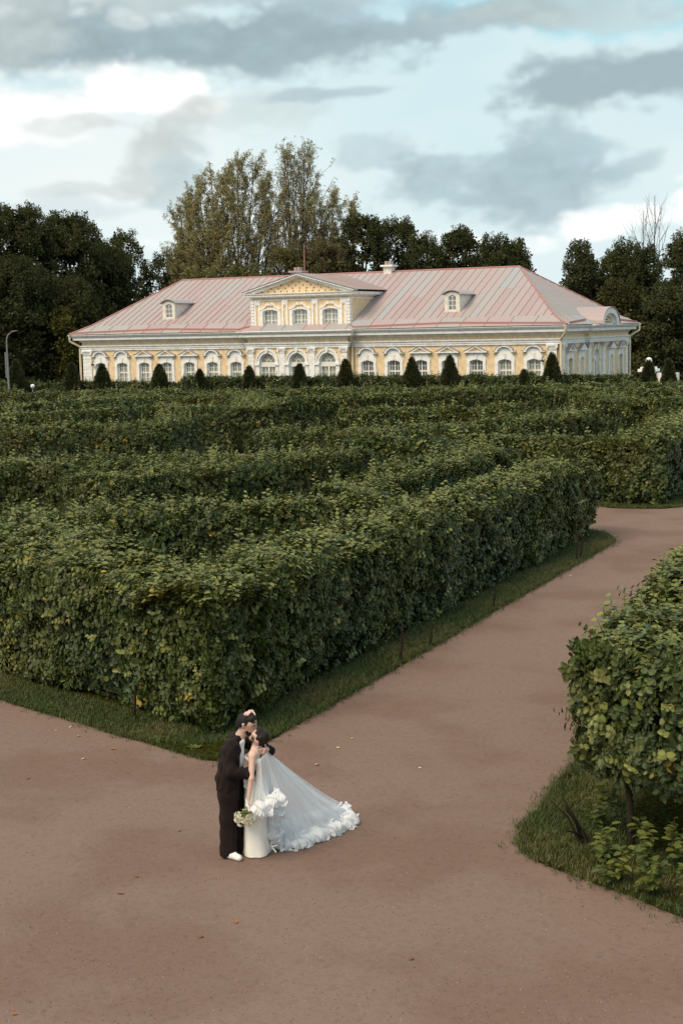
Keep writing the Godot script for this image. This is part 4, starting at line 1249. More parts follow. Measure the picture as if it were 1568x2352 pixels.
func pavilion():
	rng.seed = 41
	bld = thing("pavilion", "long yellow and white baroque pavilion with pink standing seam roof", "building", Vector3(-3.13, 0, -119.36), deg_to_rad(-27.39))
	var I := Transform3D.IDENTITY
	var side := Transform3D(Basis(Vector3(0, 0, -1), Vector3.UP, Vector3(1, 0, 0)), Vector3(HL, 0, 0))   # local x runs back along the end wall
	var lx := []; var rx := []
	for i in 7:
		lx.append(-20.5 + i * 2.37); rx.append(20.46 - i * 2.375)
	rx.reverse()
	# walls with openings
	var w := MB.new()
	var hl := []; var hr := []
	for x in lx: hl.append([x - 0.6, x + 0.6, 1.1, 3.95])
	for x in rx: hr.append([x - 0.6, x + 0.6, 1.1, 3.95])
	wall_strip(w, -HL, -4.7, 0.0, 5.9, hl, -0.5, 0.0)
	wall_strip(w, 4.7, HL, 0.0, 5.9, hr, -0.5, 0.0)
	w.box(Vector3(-HL, 0, -DEP), Vector3(-HL + 0.5, 5.9, -0.5))
	w.box(Vector3(-HL + 0.5, 0, -DEP), Vector3(HL - 0.5, 5.9, -DEP + 0.5))
	part("wall", w.mesh(), M.yellow, bld)
	var w2 := MB.new()
	wall_strip(w2, -4.7, 4.7, 0.0, 5.9, [[-3.75, -1.95, 0.15, 4.62], [-0.9, 0.9, 0.15, 4.62], [1.95, 3.75, 0.15, 4.62]], 0.1, 0.6)
	w2.box(Vector3(-4.7, 0, -0.5), Vector3(-4.2, 5.9, 0.1)); w2.box(Vector3(4.2, 0, -0.5), Vector3(4.7, 5.9, 0.1))
	part("centre_wall", w2.mesh(), M.yellow, bld)
	var w3 := MB.new()
	wall_strip(w3, 0.0, DEP, 0.0, 5.9, [[1.9, 2.9, 1.1, 3.95], [8.4, 10.1, 0.15, 4.62], [15.6, 16.6, 1.1, 3.95]], -0.5, 0.0)
	w3.xf(side)
	part("end_wall", w3.mesh(), M.yellow, bld)
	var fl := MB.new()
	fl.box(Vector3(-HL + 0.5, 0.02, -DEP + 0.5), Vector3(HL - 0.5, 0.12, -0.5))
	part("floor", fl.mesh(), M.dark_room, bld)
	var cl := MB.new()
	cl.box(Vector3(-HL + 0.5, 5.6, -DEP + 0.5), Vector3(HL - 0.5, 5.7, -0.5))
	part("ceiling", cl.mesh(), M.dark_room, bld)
	# round the building: architrave, frieze, cornice
	var path := [V(-HL, -DEP), V(-HL, 0), V(-4.7, 0), V(-4.7, 0.6), V(4.7, 0.6), V(4.7, 0), V(HL, 0), V(HL, -6.2), V(HL + 0.35, -6.2), V(HL + 0.35, -12.3), V(HL, -12.3), V(HL, -DEP)]
	sweep("architrave", [V(0.0, 4.985), V(0.12, 4.985), V(0.12, 5.13), V(0.17, 5.14), V(0.17, 5.29), V(0.26, 5.33), V(0.26, 5.42), V(0.0, 5.44)], path, M.white, bld)
	sweep("frieze", [V(0.02, 5.43), V(0.02, 5.8)], path, M.yellow, bld)
	sweep("cornice", [V(0.0, 5.72), V(0.1, 5.74), V(0.2, 5.86), V(0.34, 5.9), V(0.6, 5.92), V(0.6, 6.14), V(0.7, 6.18), V(0.82, 6.33), V(0.82, 6.37), V(0.0, 6.42)], path, M.white, bld)
	sweep("plinth", [V(0.0, 0.0), V(0.1, 0.0), V(0.1, 0.5), V(0.0, 0.53)], path, M.white, bld)
	# windows
	for i in 7:
		window(Transform3D(Basis(), Vector3(lx[i], 0, 0.0)), 1 if i in [0, 1, 5, 6] else 0, 1)
		window(Transform3D(Basis(), Vector3(rx[i], 0, 0.0)), 1 if i in [0, 1, 5, 6] else 0, 1 if i > 4 else 2)
	for x in [2.4, 16.1]:
		window(side * Transform3D(Basis(), Vector3(x, 0, 0)), 0, 1)
	for x in [5.25, 13.3]:   # blind niches
		var nb := MB.new()
		nb.box(Vector3(-0.8, 1.1, 0.0), Vector3(-0.5, 4.4, 0.1)); nb.box(Vector3(0.5, 1.1, 0.0), Vector3(0.8, 4.4, 0.1))
		var p := seg_pts(0, 3.72, 0.5, 0.14); p.append(Vector2(0.5, 4.4)); p.append(Vector2(-0.5, 4.4))
		nb.extrude(p, 0.0, 0.1)
		nb.box(Vector3(-0.9, 0.95, 0.0), Vector3(0.9, 1.097, 0.16))
		var no := part("blind_niche", nb.mesh(), M.white, bld)
		no.transform = side * Transform3D(Basis(), Vector3(x, 0, 0))
		var pe := MB.new()
		pe.extrude(PackedVector2Array([Vector2(-0.96, 4.403), Vector2(0.96, 4.403), Vector2(0.96, 4.5), Vector2(0, 4.965), Vector2(-0.96, 4.5)]), 0.0, 0.28)
		part("pediment", pe.mesh(), M.white, no)
		var cv := MB.new()
		cv.hexa([Vector3(-1.0, 4.503, 0.34), Vector3(0, 4.975, 0.34), Vector3(0, 4.975, 0.0), Vector3(-1.0, 4.503, 0.0)], [Vector3(-1.0, 4.528, 0.34), Vector3(0, 5.0, 0.34), Vector3(0, 5.0, 0.0), Vector3(-1.0, 4.528, 0.0)])
		cv.hexa([Vector3(0, 4.974, 0.34), Vector3(1.0, 4.503, 0.34), Vector3(1.0, 4.503, 0.0), Vector3(0, 4.974, 0.0)], [Vector3(0, 4.999, 0.34), Vector3(1.0, 4.528, 0.34), Vector3(1.0, 4.528, 0.0), Vector3(0, 4.999, 0.0)])
		part("flashing", cv.mesh(), M.roof[0], no)
	for x in [-2.85, 0.0, 2.85]:
		arched_door(Transform3D(Basis(), Vector3(x, 0, 0.6)))
	arched_door(side * Transform3D(Basis(), Vector3(9.25, 0, 0.0)), 0.85)
	for x in [-4.4, -1.42, 1.42, 4.4]:
		pilaster(x, 0.56, Transform3D(Basis(), Vector3(0, 0, 0.6)), absf(x) > 4.0)
	pilaster(-21.95, 0.95, I, true); pilaster(21.95, 0.7, I, true)
	for x in [0.6, 7.3, 11.2, 17.9]:
		pilaster(x, 0.7, side, x < 1.0 or x > 17.0)
	# main roof
	var rf := Node3D.new()
	rf.name = "roof"
	bld.add_child(rf)
	var e := 0.84
	var L0 := Vector3(-HL - e, 6.44, e); var R0 := Vector3(HL + e, 6.44, e); var RB0 := Vector3(HL + e, 6.44, -DEP - e); var LB0 := Vector3(-HL - e, 6.44, -DEP - e)
	var L1 := Vector3(-HL + 0.62, 7.18, -0.62); var R1 := Vector3(HL - 0.62, 7.18, -0.62); var RB1 := Vector3(HL - 0.62, 7.18, -DEP + 0.62); var LB1 := Vector3(-HL + 0.62, 7.18, -DEP + 0.62)
	var T0 := Vector3(-17.6, 11.3, -DEP * 0.5); var T1 := Vector3(15.9, 11.3, -DEP * 0.5)
	roof_plane("roof_sheet", [L1, R1, T1, T0], 0.68, 2, rf, 0.0, 0.5)
	roof_plane("roof_sheet", [R1, RB1, T1], 0.68, 1, rf, 0.0, 0.1)
	roof_plane("roof_sheet", [LB1, L1, T0], 1.36, 1, rf, 0.0, 0.3)
	roof_plane("roof_sheet", [RB1, LB1, T0, T1], 3.0, 1, rf)
	roof_plane("roof_sheet", [L0, R0, R1, L1], 2.0, 1, rf, 0.0, 0.2)
	roof_plane("roof_sheet", [R0, RB0, RB1, R1], 2.4, 1, rf, 0.0, 0.2)
	roof_plane("roof_sheet", [LB0, L0, L1, LB1], 3.0, 1, rf)
	roof_plane("roof_sheet", [RB0, LB0, LB1, RB1], 4.0, 1, rf)
	var rc := MB.new()
	for q in [[T0, T1], [L1, T0], [R1, T1], [RB1, T1], [L0, L1], [R0, R1]]:
		rc.tube([q[0] + Vector3(0, 0.03, 0), q[1] + Vector3(0, 0.03, 0)], [0.07, 0.07], 8)
	part("ridge_cap", rc.mesh(), M.roof_red, rf)
	# slanting gutter boards on the lower slope
	var run := func(a: Vector3, b: Vector3):
		var g := MB.new()
		var d := (b - a).normalized(); var s := Vector3(d.z, 0, -d.x) * 0.03
		g.hexa([a - s, b - s, b + s, a + s], [a - s + Vector3(0, 0.14, 0), b - s + Vector3(0, 0.14, 0), b + s + Vector3(0, 0.14, 0), a + s + Vector3(0, 0.14, 0)])
		part("gutter_board", g.mesh(), M.roof_red, rf)
	var slope := func(x, z): return Vector3(x, 6.44 + (e - z) * (0.74 / 1.46), z)
	run.call(slope.call(-23.2, 0.72), slope.call(-13.5, 0.32)); run.call(slope.call(-13.5, 0.32), slope.call(-5.6, 0.66)); run.call(slope.call(-5.6, 0.66), slope.call(-4.75, 0.2))
	run.call(slope.call(4.75, 0.2), slope.call(5.3, 0.66)); run.call(slope.call(5.3, 0.66), slope.call(13.5, 0.32)); run.call(slope.call(13.5, 0.32), slope.call(23.2, 0.72))
	var sl2 := func(z, x): return Vector3(HL + x, 6.44 + (e - x) * (0.74 / 1.46), z)
	run.call(sl2.call(-0.2, 0.7), sl2.call(-5.6, 0.25)); run.call(sl2.call(-13.2, 0.25), sl2.call(-18.8, 0.7))
	# upper storey of the centre
	var us := MB.new()
	wall_strip(us, -4.65, 4.65, 6.4, 9.22, [[-3.6, -2.1, 6.78, 8.24], [-0.75, 0.75, 6.78, 8.24], [2.1, 3.6, 6.78, 8.24]], -0.5, -0.1)
	us.box(Vector3(-4.65, 6.4, -6.5), Vector3(-4.25, 9.22, -0.5)); us.box(Vector3(4.25, 6.4, -6.5), Vector3(4.65, 9.22, -0.5))
	part("upper_wall", us.mesh(), M.yellow, bld)
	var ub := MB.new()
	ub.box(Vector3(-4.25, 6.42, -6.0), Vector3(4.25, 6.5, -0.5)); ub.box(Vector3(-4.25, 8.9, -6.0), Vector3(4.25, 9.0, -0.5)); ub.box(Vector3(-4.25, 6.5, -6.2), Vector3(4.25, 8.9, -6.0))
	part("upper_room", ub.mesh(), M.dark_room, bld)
	var wb := MB.new()
	wb.box(Vector3(-4.72, 6.4, -0.1), Vector3(4.72, 6.62, 0.02))
	part("base_moulding", wb.mesh(), M.white, bld)
	for x in [-2.85, 0.0, 2.85]:
		upper_window(Vector3(x, 0, -0.1))
	for x in [-1.42, 1.42, -4.08, 4.08]:
		var up := MB.new()
		up.box(Vector3(x - 0.28, 6.623, -0.1), Vector3(x - 0.13, 8.92, 0.0)); up.box(Vector3(x + 0.13, 6.623, -0.1), Vector3(x + 0.28, 8.92, 0.0))
		up.box(Vector3(x - 0.13, 6.623, -0.1), Vector3(x + 0.13, 6.85, 0.0)); up.box(Vector3(x - 0.13, 8.6, -0.1), Vector3(x + 0.13, 8.92, 0.0))
		up.box(Vector3(x - 0.05, 8.5, -0.1), Vector3(x + 0.05, 8.597, -0.01))
		part("panelled_pilaster", up.mesh(), M.white, bld)
	for sx in [-1.0, 1.0]:
		for k in 9:
			var qb := MB.new()
			var y := 6.63 + k * 0.258
			var w0 := 0.3
			qb.box(Vector3(minf(sx * 4.39, sx * 4.69), y, -0.1), Vector3(maxf(sx * 4.39, sx * 4.69), y + 0.215, 0.01))
			qb.box(Vector3(minf(sx * 4.65, sx * 4.69), y, -0.5 if k % 2 == 0 else -0.42), Vector3(maxf(sx * 4.65, sx * 4.69), y + 0.215, -0.1))
			part("quoin", qb.mesh(), M.white, bld)
	var up_path := [V(-4.65, -8.0), V(-4.65, -0.1), V(4.65, -0.1), V(4.65, -8.0)]
	sweep("upper_fillet", [V(0.0, 8.92), V(0.07, 8.92), V(0.07, 9.0), V(0.0, 9.02)], up_path, M.white, bld)
	sweep("upper_cornice", [V(0.0, 9.14), V(0.12, 9.16), V(0.2, 9.24), V(0.4, 9.26), V(0.4, 9.4), V(0.5, 9.46), V(0.5, 9.5), V(0.0, 9.52)], up_path, M.white, bld)
	# pediment
	var tp := MB.new()
	tp.extrude(PackedVector2Array([Vector2(-4.3, 9.5), Vector2(4.3, 9.5), Vector2(0, 10.78)]), -0.4, -0.12)
	part("tympanum", tp.mesh(), M.yellow, bld)
	for sx in [-1.0, 1.0]:
		var rk := MB.new()
		rk.extrude(PackedVector2Array([Vector2(sx * 5.15, 9.523), Vector2(sx * 4.3, 9.523), Vector2(0, 10.78), Vector2(0, 10.96)]), -0.4, 0.16)
		rk.extrude(PackedVector2Array([Vector2(sx * 5.2, 9.55), Vector2(0, 10.963), Vector2(0, 11.06), Vector2(sx * 5.3, 9.62)]), -0.4, 0.4)
		part("raking_cornice", rk.mesh(), M.white, bld)
	for r in [[9.66, 13, 3.6], [9.9, 9, 2.7], [10.14, 6, 1.75], [10.4, 3, 0.72]]:
		for i in r[1]:
			var hk := MB.new()
			var x: float = -r[2] + 2.0 * r[2] * i / (r[1] - 1.0)
			hk.box(Vector3(x - 0.035, r[0] - 0.04, -0.118), Vector3(x + 0.035, r[0] + 0.04, -0.05))
			part("iron_hook", hk.mesh(), M.iron, bld)
	var A0 := Vector3(-5.35, 9.64, 0.44); var B0 := Vector3(5.35, 9.64, 0.44); var P0 := Vector3(0, 11.09, 0.44)
	var A2 := Vector3(-5.35, 9.64, -5.75); var B2 := Vector3(5.35, 9.64, -5.75); var P2 := Vector3(0, 11.09, -8.8)
	roof_plane("gable_sheet", [B0, B2, P2, P0], 0.6, 1, rf, 0.03, 0.1)
	roof_plane("gable_sheet", [A2, A0, P0, P2], 0.6, 1, rf, 0.03, 0.4)
	var cs := MB.new()   # closing wedge between the gable roof and the main slope
	for sx in [-1.0, 1.0]:
		cs.hexa([Vector3(sx * 4.8 - 0.3, 9.3, -1.0), Vector3(sx * 4.8 + 0.3, 9.3, -1.0), Vector3(sx * 4.8 + 0.3, 9.3, -5.6), Vector3(sx * 4.8 - 0.3, 9.3, -5.6)], [Vector3(sx * 4.8 - 0.3, 9.45, -1.0), Vector3(sx * 4.8 + 0.3, 9.45, -1.0), Vector3(sx * 4.8 + 0.3, 9.45, -5.6), Vector3(sx * 4.8 - 0.3, 9.45, -5.6)])
	part("soffit", cs.mesh(), M.white, bld)
	# dormers
	for x in [-14.05, 13.05]:
		dormer(Vector3(x, 7.62, -1.55), rf)
	# arched gable over the end wall's door
	var ga := MB.new()
	var gi := arch_pts(0, 6.45, 1.75, 0.85, 16); var go := arch_pts(0, 6.45, 2.35, 1.3, 16)
	ga.band(gi, go, -0.3, 0.9)
	var gi2 := arch_pts(0, 6.45, 1.45, 0.66, 16)
	ga.band(gi2, gi, -0.3, 0.62)
	var gm := part("end_gable", ga.mesh(), M.white, bld)
	gm.transform = side * Transform3D(Basis(), Vector3(9.25, 0, 0.35))
	var gf := MB.new()
	var gp := arch_pts(0, 6.43, 1.45, 0.66, 16)
	gf.extrude(gp, 0.0, 0.4)
	part("gable_field", gf.mesh(), M.yellow, gm)
	var gb := MB.new()
	gb.box(Vector3(-1.45, 6.4, -0.2), Vector3(1.45, 6.45, 0.62))
	part("gable_sill", gb.mesh(), M.white, gm)
	for i in 9:
		for j in 2:
			var hk := MB.new()
			var hx := -1.0 + i * 0.25; var hy := 6.58 + j * 0.2
			if absf(hx) < 1.25 - j * 0.5:
				hk.box(Vector3(hx - 0.03, hy - 0.03, 0.402), Vector3(hx + 0.03, hy + 0.03, 0.45))
				part("iron_hook", hk.mesh(), M.iron, gm)
	var gr := MB.new()
	var ro := arch_pts(0, 6.45, 2.42, 1.37, 16)
	var rows := [[], []]
	for q in ro:
		rows[0].append(Vector3(q.x, q.y, 0.98)); rows[1].append(Vector3(q.x, q.y, -2.6))
	gr.grid(rows)
	var ro2 := MB.new()
	ro2.band(go, ro, -2.6, 0.98)
	part("gable_roof", ro2.mesh(), M.roof[3], gm)
	# downpipes
	var pipes := [[Vector3(-HL - 0.75, 0, 0.85), Vector3(-HL - 0.12, 0, 0.2)], [Vector3(-5.5, 0, 0.85), Vector3(-4.95, 0, 0.2)], [Vector3(5.15, 0, 0.85), Vector3(4.95, 0, 0.2)], [Vector3(HL + 0.75, 0, 0.85), Vector3(HL + 0.16, 0, 0.18)], [Vector3(HL + 0.85, 0, -DEP - 0.6), Vector3(HL + 0.2, 0, -DEP + 0.1)]]
	for p in pipes:
		var a: Vector3 = p[0]; var b: Vector3 = p[1]
		var up := Vector3.UP
		var pb := MB.new()
		pb.tube([a + up * 6.42, a + up * 6.3], [0.2, 0.12], 12); pb.tube([a + up * 6.3, a + up * 5.85, b + up * 5.35, b + up * 5.1, b + up * 0.3], [0.1, 0.1, 0.1, 0.1, 0.1], 12)
		part("downpipe", pb.mesh(), M.cream, bld)
	# chimneys and pole
	for c in [[3.9, -9.25, 0.75, 1.0], [-5.0, -9.0, 1.0, 0.62]]:
		var cb := MB.new()
		cb.box(Vector3(c[0] - c[2] * 0.5, 10.7, c[1] - 0.4), Vector3(c[0] + c[2] * 0.5, 11.25 + c[3] * 0.5, c[1] + 0.4))
		var co := part("chimney", cb.mesh(), M.white_warm if c[3] > 0.9 else M.roof[2], bld)
		var cc := MB.new()
		cc.box(Vector3(c[0] - c[2] * 0.5 - 0.2, 11.253 + c[3] * 0.5, c[1] - 0.6), Vector3(c[0] + c[2] * 0.5 + 0.2, 11.4 + c[3] * 0.5, c[1] + 0.6))
		part("chimney_cap", cc.mesh(), M.white if c[3] > 0.9 else M.roof[2], co)
		for k in 2:
			var ch := MB.new()
			ch.box(Vector3(c[0] - 0.28 + k * 0.32, 11.403 + c[3] * 0.5, c[1] - 0.3), Vector3(c[0] - 0.03 + k * 0.32, 11.72 + c[3] * 0.5, c[1] + 0.3))
			part("flue", ch.mesh(), M.roof[5], co)
	var fp := MB.new()
	fp.tube([Vector3(-4.35, 10.9, -9.0), Vector3(-4.35, 14.1, -9.0)], [0.045, 0.03], 8)
	part("flagpole", fp.mesh(), M.roof_red, bld)
	for c in [[-21.25, 3.75], [21.2, 3.75]]:
		var cm := MB.new()
		cm.tube([Vector3(c[0], c[1] + 0.3, 0.0), Vector3(c[0], c[1] + 0.3, 0.22), Vector3(c[0], c[1], 0.28)], [0.03, 0.03, 0.03], 6)
		cm.tube([Vector3(c[0] - 0.12, c[1], 0.28), Vector3(c[0] + 0.16, c[1] - 0.05, 0.34)], [0.075, 0.085], 8)
		part("security_camera", cm.mesh(), M.iron, bld)

func upper_window(at: Vector3):
	var s := MB.new()
	var ho := 0.72; var y0 := 6.8; var y1 := 8.06; var rise := 0.13
	var inn := PackedVector2Array([Vector2(-ho, y0), Vector2(-ho, y1)])
	inn.append_array(seg_pts(0, y1, ho, rise).slice(1, 8))
	inn.append_array(PackedVector2Array([Vector2(ho, y1), Vector2(ho, y0)]))
	var out := PackedVector2Array()
	for p in inn:
		out.append(Vector2(p.x * 0.86 / ho if absf(p.x) > ho - 0.01 else p.x * 1.08, p.y + (0.0 if p.y < y1 else 0.1)))
	s.band(inn, out, -0.34, 0.1)
	for sx in [-1.0, 1.0]:
		s.box(Vector3(minf(sx * 0.86, sx * 1.0), y0 - 0.15, 0.0), Vector3(maxf(sx * 0.86, sx * 1.0), 8.2, 0.06))
		# scrolled hood: shoulder, sweep and volute
		var lo := PackedVector2Array(); var hi := PackedVector2Array()
		for q in [[0.98, 8.2, 0.09], [0.9, 8.26, 0.09], [0.74, 8.28, 0.085], [0.58, 8.34, 0.08], [0.44, 8.46, 0.08], [0.32, 8.6, 0.075], [0.22, 8.68, 0.07], [0.14, 8.68, 0.06]]:
			lo.append(Vector2(sx * q[0], q[1] - q[2])); hi.append(Vector2(sx * q[0], q[1] + q[2]))
		s.band(lo, hi, 0.0, 0.13)
		s.tube([Vector3(sx * 0.13, 8.61, 0.0), Vector3(sx * 0.13, 8.61, 0.16)], [0.11, 0.1], 12)
	var o := part("upper_window", s.mesh(), M.white, bld)
	o.position = at
	var si := MB.new()
	si.hexa([Vector3(-0.76, 6.66, 0.16), Vector3(0.76, 6.66, 0.16), Vector3(0.76, 6.66, -0.2), Vector3(-0.76, 6.66, -0.2)], [Vector3(-0.76, 6.68, 0.16), Vector3(0.76, 6.68, 0.16), Vector3(0.76, 6.797, -0.2), Vector3(-0.76, 6.797, -0.2)])
	part("sill", si.mesh(), M.roof[4], o)
	var f := MB.new()
	var z := -0.24
	var crown := func(x): return y1 + rise * (1.0 - (x / ho) * (x / ho)) - 0.04
	for x in [-0.68, 0.0, 0.68]:
		f.box(Vector3(x - 0.045, y0, z - 0.03), Vector3(x + 0.045, crown.call(x), z + 0.03))
	for x in [-0.34, 0.34]:
		f.box(Vector3(x - 0.02, y0, z - 0.02), Vector3(x + 0.02, crown.call(x), z + 0.02))
	for y in [6.84, 7.27, 7.72]:
		f.box(Vector3(-0.638, y - 0.022, z - 0.023), Vector3(0.638, y + 0.022, z + 0.023))
	var fi := PackedVector2Array(); var fo := PackedVector2Array()
	for i in 9:
		var x := -0.71 + 1.42 * i / 8.0
		fi.append(Vector2(x, crown.call(x) - 0.03)); fo.append(Vector2(x, y1 + rise * (1.0 - pow(x / ho, 2.0)) - 0.002))
	f.band(fi, fo, z - 0.027, z + 0.027)
	part("frame", f.mesh(), M.sash, o)
	panes_between(o, [-0.64, -0.34, 0.0, 0.34, 0.64], [6.85, 7.27, 7.72, 8.2], z, crown)
	curtain(o, -0.7, 0.7, 6.8, 8.2, -0.42, M.curtain)

func dormer(at: Vector3, parent: Node):
	var s := MB.new()
	var p := PackedVector2Array([Vector2(-0.58, 0.0), Vector2(-0.58, 1.2)])
	p.append_array(seg_pts(0, 1.2, 0.58, 0.24).slice(1, 8))
	p.append_array(PackedVector2Array([Vector2(0.58, 1.2), Vector2(0.58, 0.0)]))
	var inn := PackedVector2Array([Vector2(-0.3, 0.12), Vector2(-0.3, 1.08)])
	inn.append_array(seg_pts(0, 1.08, 0.3, 0.1).slice(1, 8))
	inn.append_array(PackedVector2Array([Vector2(0.3, 1.08), Vector2(0.3, 0.12)]))
	s.band(inn, p, -0.12, 0.0)
	s.box(Vector3(-0.58, -0.06, -0.12), Vector3(0.58, 0.117, 0.02))
	for sx in [-1.0, 1.0]:
		s.hexa([Vector3(minf(sx * 0.5, sx * 0.58), 0.0, -0.12), Vector3(maxf(sx * 0.5, sx * 0.58), 0.0, -0.12), Vector3(maxf(sx * 0.5, sx * 0.58), 1.05, -2.3), Vector3(minf(sx * 0.5, sx * 0.58), 1.05, -2.3)],
			[Vector3(minf(sx * 0.5, sx * 0.58), 1.25, -0.12), Vector3(maxf(sx * 0.5, sx * 0.58), 1.25, -0.12), Vector3(maxf(sx * 0.5, sx * 0.58), 1.25, -2.3), Vector3(minf(sx * 0.5, sx * 0.58), 1.25, -2.3)])
	s.box(Vector3(-0.5, 0.0, -0.62), Vector3(0.5, 1.1, -0.6))
	s.xf(Transform3D(Basis().scaled(Vector3.ONE * 1.12), at))
	var o := part("dormer", s.mesh(), M.white_warm, parent)
	# louvres on its cheek are too fine to part; window bars and panes are built
	var f := MB.new()
	for x in [-0.28, 0.0, 0.28]:
		f.box(Vector3(x - 0.022, 0.12, -0.1), Vector3(x + 0.022, 1.14, -0.06))
	for y in [0.14, 0.46, 0.8, 1.1]:
		f.box(Vector3(-0.3, y - 0.02, -0.095), Vector3(0.3, y + 0.02, -0.065))
	for k in 8:
		f.box(Vector3(0.58, 0.5 + k * 0.085, -0.3 - (0.25 + k * 0.09)), Vector3(0.595, 0.55 + k * 0.085, -0.25))
	f.xf(Transform3D(Basis().scaled(Vector3.ONE * 1.12), at))
	part("dormer_frame", f.mesh(), M.sash, o)
	var g := MB.new()
	g.box(Vector3(-0.3, 0.12, -0.083), Vector3(0.3, 1.1, -0.077))
	g.xf(Transform3D(Basis().scaled(Vector3.ONE * 1.12), at))
	part("dormer_pane", g.mesh(), M.glass, o)
	var lo := seg_pts(0, 1.21, 0.78, 0.3); var hi := seg_pts(0, 1.27, 0.8, 0.31)
	var r := MB.new()
	r.band(lo, hi, -2.6, 0.16)
	r.xf(Transform3D(Basis().scaled(Vector3.ONE * 1.12), at))
	part("dormer_roof", r.mesh(), M.roof[1], o)
# ---------------------------------------------------------------- bodies: tapered bones joined by a smooth minimum, meshed as surface nets
func field(p: Vector3, bones: Array, cuts: Array) -> float:
	var d := 1e3
	for b in bones:
		var a: Vector3 = b[0]
		var ba: Vector3 = b[1] - a
		var pa := p - a
		var l := ba.length_squared()
		var h := 0.0
		if l > 1e-9:
			h = clampf(pa.dot(ba) / l, 0.0, 1.0)
		var q := pa - ba * h
		var e: float = q.length() - lerpf(b[2], b[3], h)
		var k: float = b[4]
		var m := maxf(k - absf(d - e), 0.0) / k
		d = minf(d, e) - m * m * k * 0.25
	for c in cuts:
		d = maxf(d, c[0].dot(p) - c[1])
	return d

func nets(mb: MB, bones: Array, cell: float, cuts := [], crease = null):
	var lo := Vector3(1e9, 1e9, 1e9); var hi := -lo
	for b in bones:
		for q in [[b[0], b[2]], [b[1], b[3]]]:
			var r: Vector3 = Vector3.ONE * (q[1] + 0.03)
			lo = lo.min(q[0] - r); hi = hi.max(q[0] + r)
	var n := Vector3i(((hi - lo) / cell).ceil()) + Vector3i(2, 2, 2)
	var B := 5
	var vals := {}
	var cells := {}
	var sx := 1; var sy := n.x + 1; var sz := (n.x + 1) * (n.y + 1)
	var half := cell * B * 0.5
	var bound := half * 1.74 + 0.045
	var todo := []
	for bz in range(0, n.z, B):
		for by in range(0, n.y, B):
			for bx in range(0, n.x, B):
				var c := lo + Vector3(bx, by, bz) * cell + Vector3.ONE * half
				if absf(field(c, bones, cuts)) < bound:
					todo.append(Vector3i(bx, by, bz))
	for t in todo:
		# only the bones near this block
		var c := lo + Vector3(t) * cell + Vector3.ONE * half
		var near := []
		for b in bones:
			if (Geometry3D.get_closest_point_to_segment(c, b[0], b[1]) - c).length() - maxf(b[2], b[3]) < bound + b[4]:
				near.append(b)
		for z in B + 1:
			for y in B + 1:
				for x in B + 1:
					var id: int = (t.x + x) * sx + (t.y + y) * sy + (t.z + z) * sz
					if not vals.has(id):
						var p := lo + Vector3(t.x + x, t.y + y, t.z + z) * cell
						var d := field(p, near, cuts)
						if crease != null:
							d += crease.call(p)
						vals[id] = d
	var offs := [0, sx, sy, sx + sy, sz, sx + sz, sy + sz, sx + sy + sz]
	var oc := [Vector3(0, 0, 0), Vector3(1, 0, 0), Vector3(0, 1, 0), Vector3(1, 1, 0), Vector3(0, 0, 1), Vector3(1, 0, 1), Vector3(0, 1, 1), Vector3(1, 1, 1)]
	var edges := [[0, 1], [2, 3], [4, 5], [6, 7], [0, 2], [1, 3], [4, 6], [5, 7], [0, 4], [1, 5], [2, 6], [3, 7]]
	var k0 := mb.v.size()
	for t in todo:
		for z in B:
			for y in B:
				for x in B:
					var id: int = (t.x + x) * sx + (t.y + y) * sy + (t.z + z) * sz
					var v8 := []
					var neg := 0
					for o in offs:
						var w: float = vals[id + o]
						v8.append(w)
						if w < 0.0: neg += 1
					if neg == 0 or neg == 8:
						continue
					var sum := Vector3.ZERO; var cnt := 0
					for e in edges:
						var a: float = v8[e[0]]; var b: float = v8[e[1]]
						if (a < 0.0) != (b < 0.0):
							sum += oc[e[0]].lerp(oc[e[1]], a / (a - b)); cnt += 1
					var g := Vector3(v8[1] + v8[3] + v8[5] + v8[7] - v8[0] - v8[2] - v8[4] - v8[6], v8[2] + v8[3] + v8[6] + v8[7] - v8[0] - v8[1] - v8[4] - v8[5], v8[4] + v8[5] + v8[6] + v8[7] - v8[0] - v8[1] - v8[2] - v8[3])
					cells[id] = mb.v.size()
					mb.v.append(lo + (Vector3(t.x + x, t.y + y, t.z + z) + sum / cnt) * cell)
					mb.n.append(g.normalized())
	for id in cells:
		for ax in [[sx, sy, sz], [sy, sz, sx], [sz, sx, sy]]:
			var a: float = vals[id]; var b: float = vals[id + ax[0]] if vals.has(id + ax[0]) else a
			if (a < 0.0) == (b < 0.0):
				continue
			var q := [id, id - ax[1], id - ax[1] - ax[2], id - ax[2]]
			if cells.has(q[1]) and cells.has(q[2]) and cells.has(q[3]):
				var i0: int = cells[q[0]]; var i1: int = cells[q[1]]; var i2: int = cells[q[2]]; var i3: int = cells[q[3]]
				if a < 0.0:
					mb.ix.append_array(PackedInt32Array([i0, i2, i1, i0, i3, i2]))
				else:
					mb.ix.append_array(PackedInt32Array([i0, i1, i2, i0, i2, i3]))

func net_part(called: String, bones: Array, cell: float, m: Material, parent: Node, cuts := [], crease = null) -> MeshInstance3D:
	var b := MB.new()
	nets(b, bones, cell, cuts, crease)
	return part(called, b.mesh(), m, parent)

func bone(ax: float, ay: float, az: float, bx: float, by: float, bz: float, ra: float, rb: float, k := 0.03) -> Array:
	return [Vector3(ax, ay, az), Vector3(bx, by, bz), ra, rb, k]

func finger(bones: Array, pts: Array, r: float):
	for i in pts.size() - 1:
		bones.append([pts[i], pts[i + 1], r * (1.0 - 0.12 * i), r * (1.0 - 0.12 * (i + 1)), 0.006])

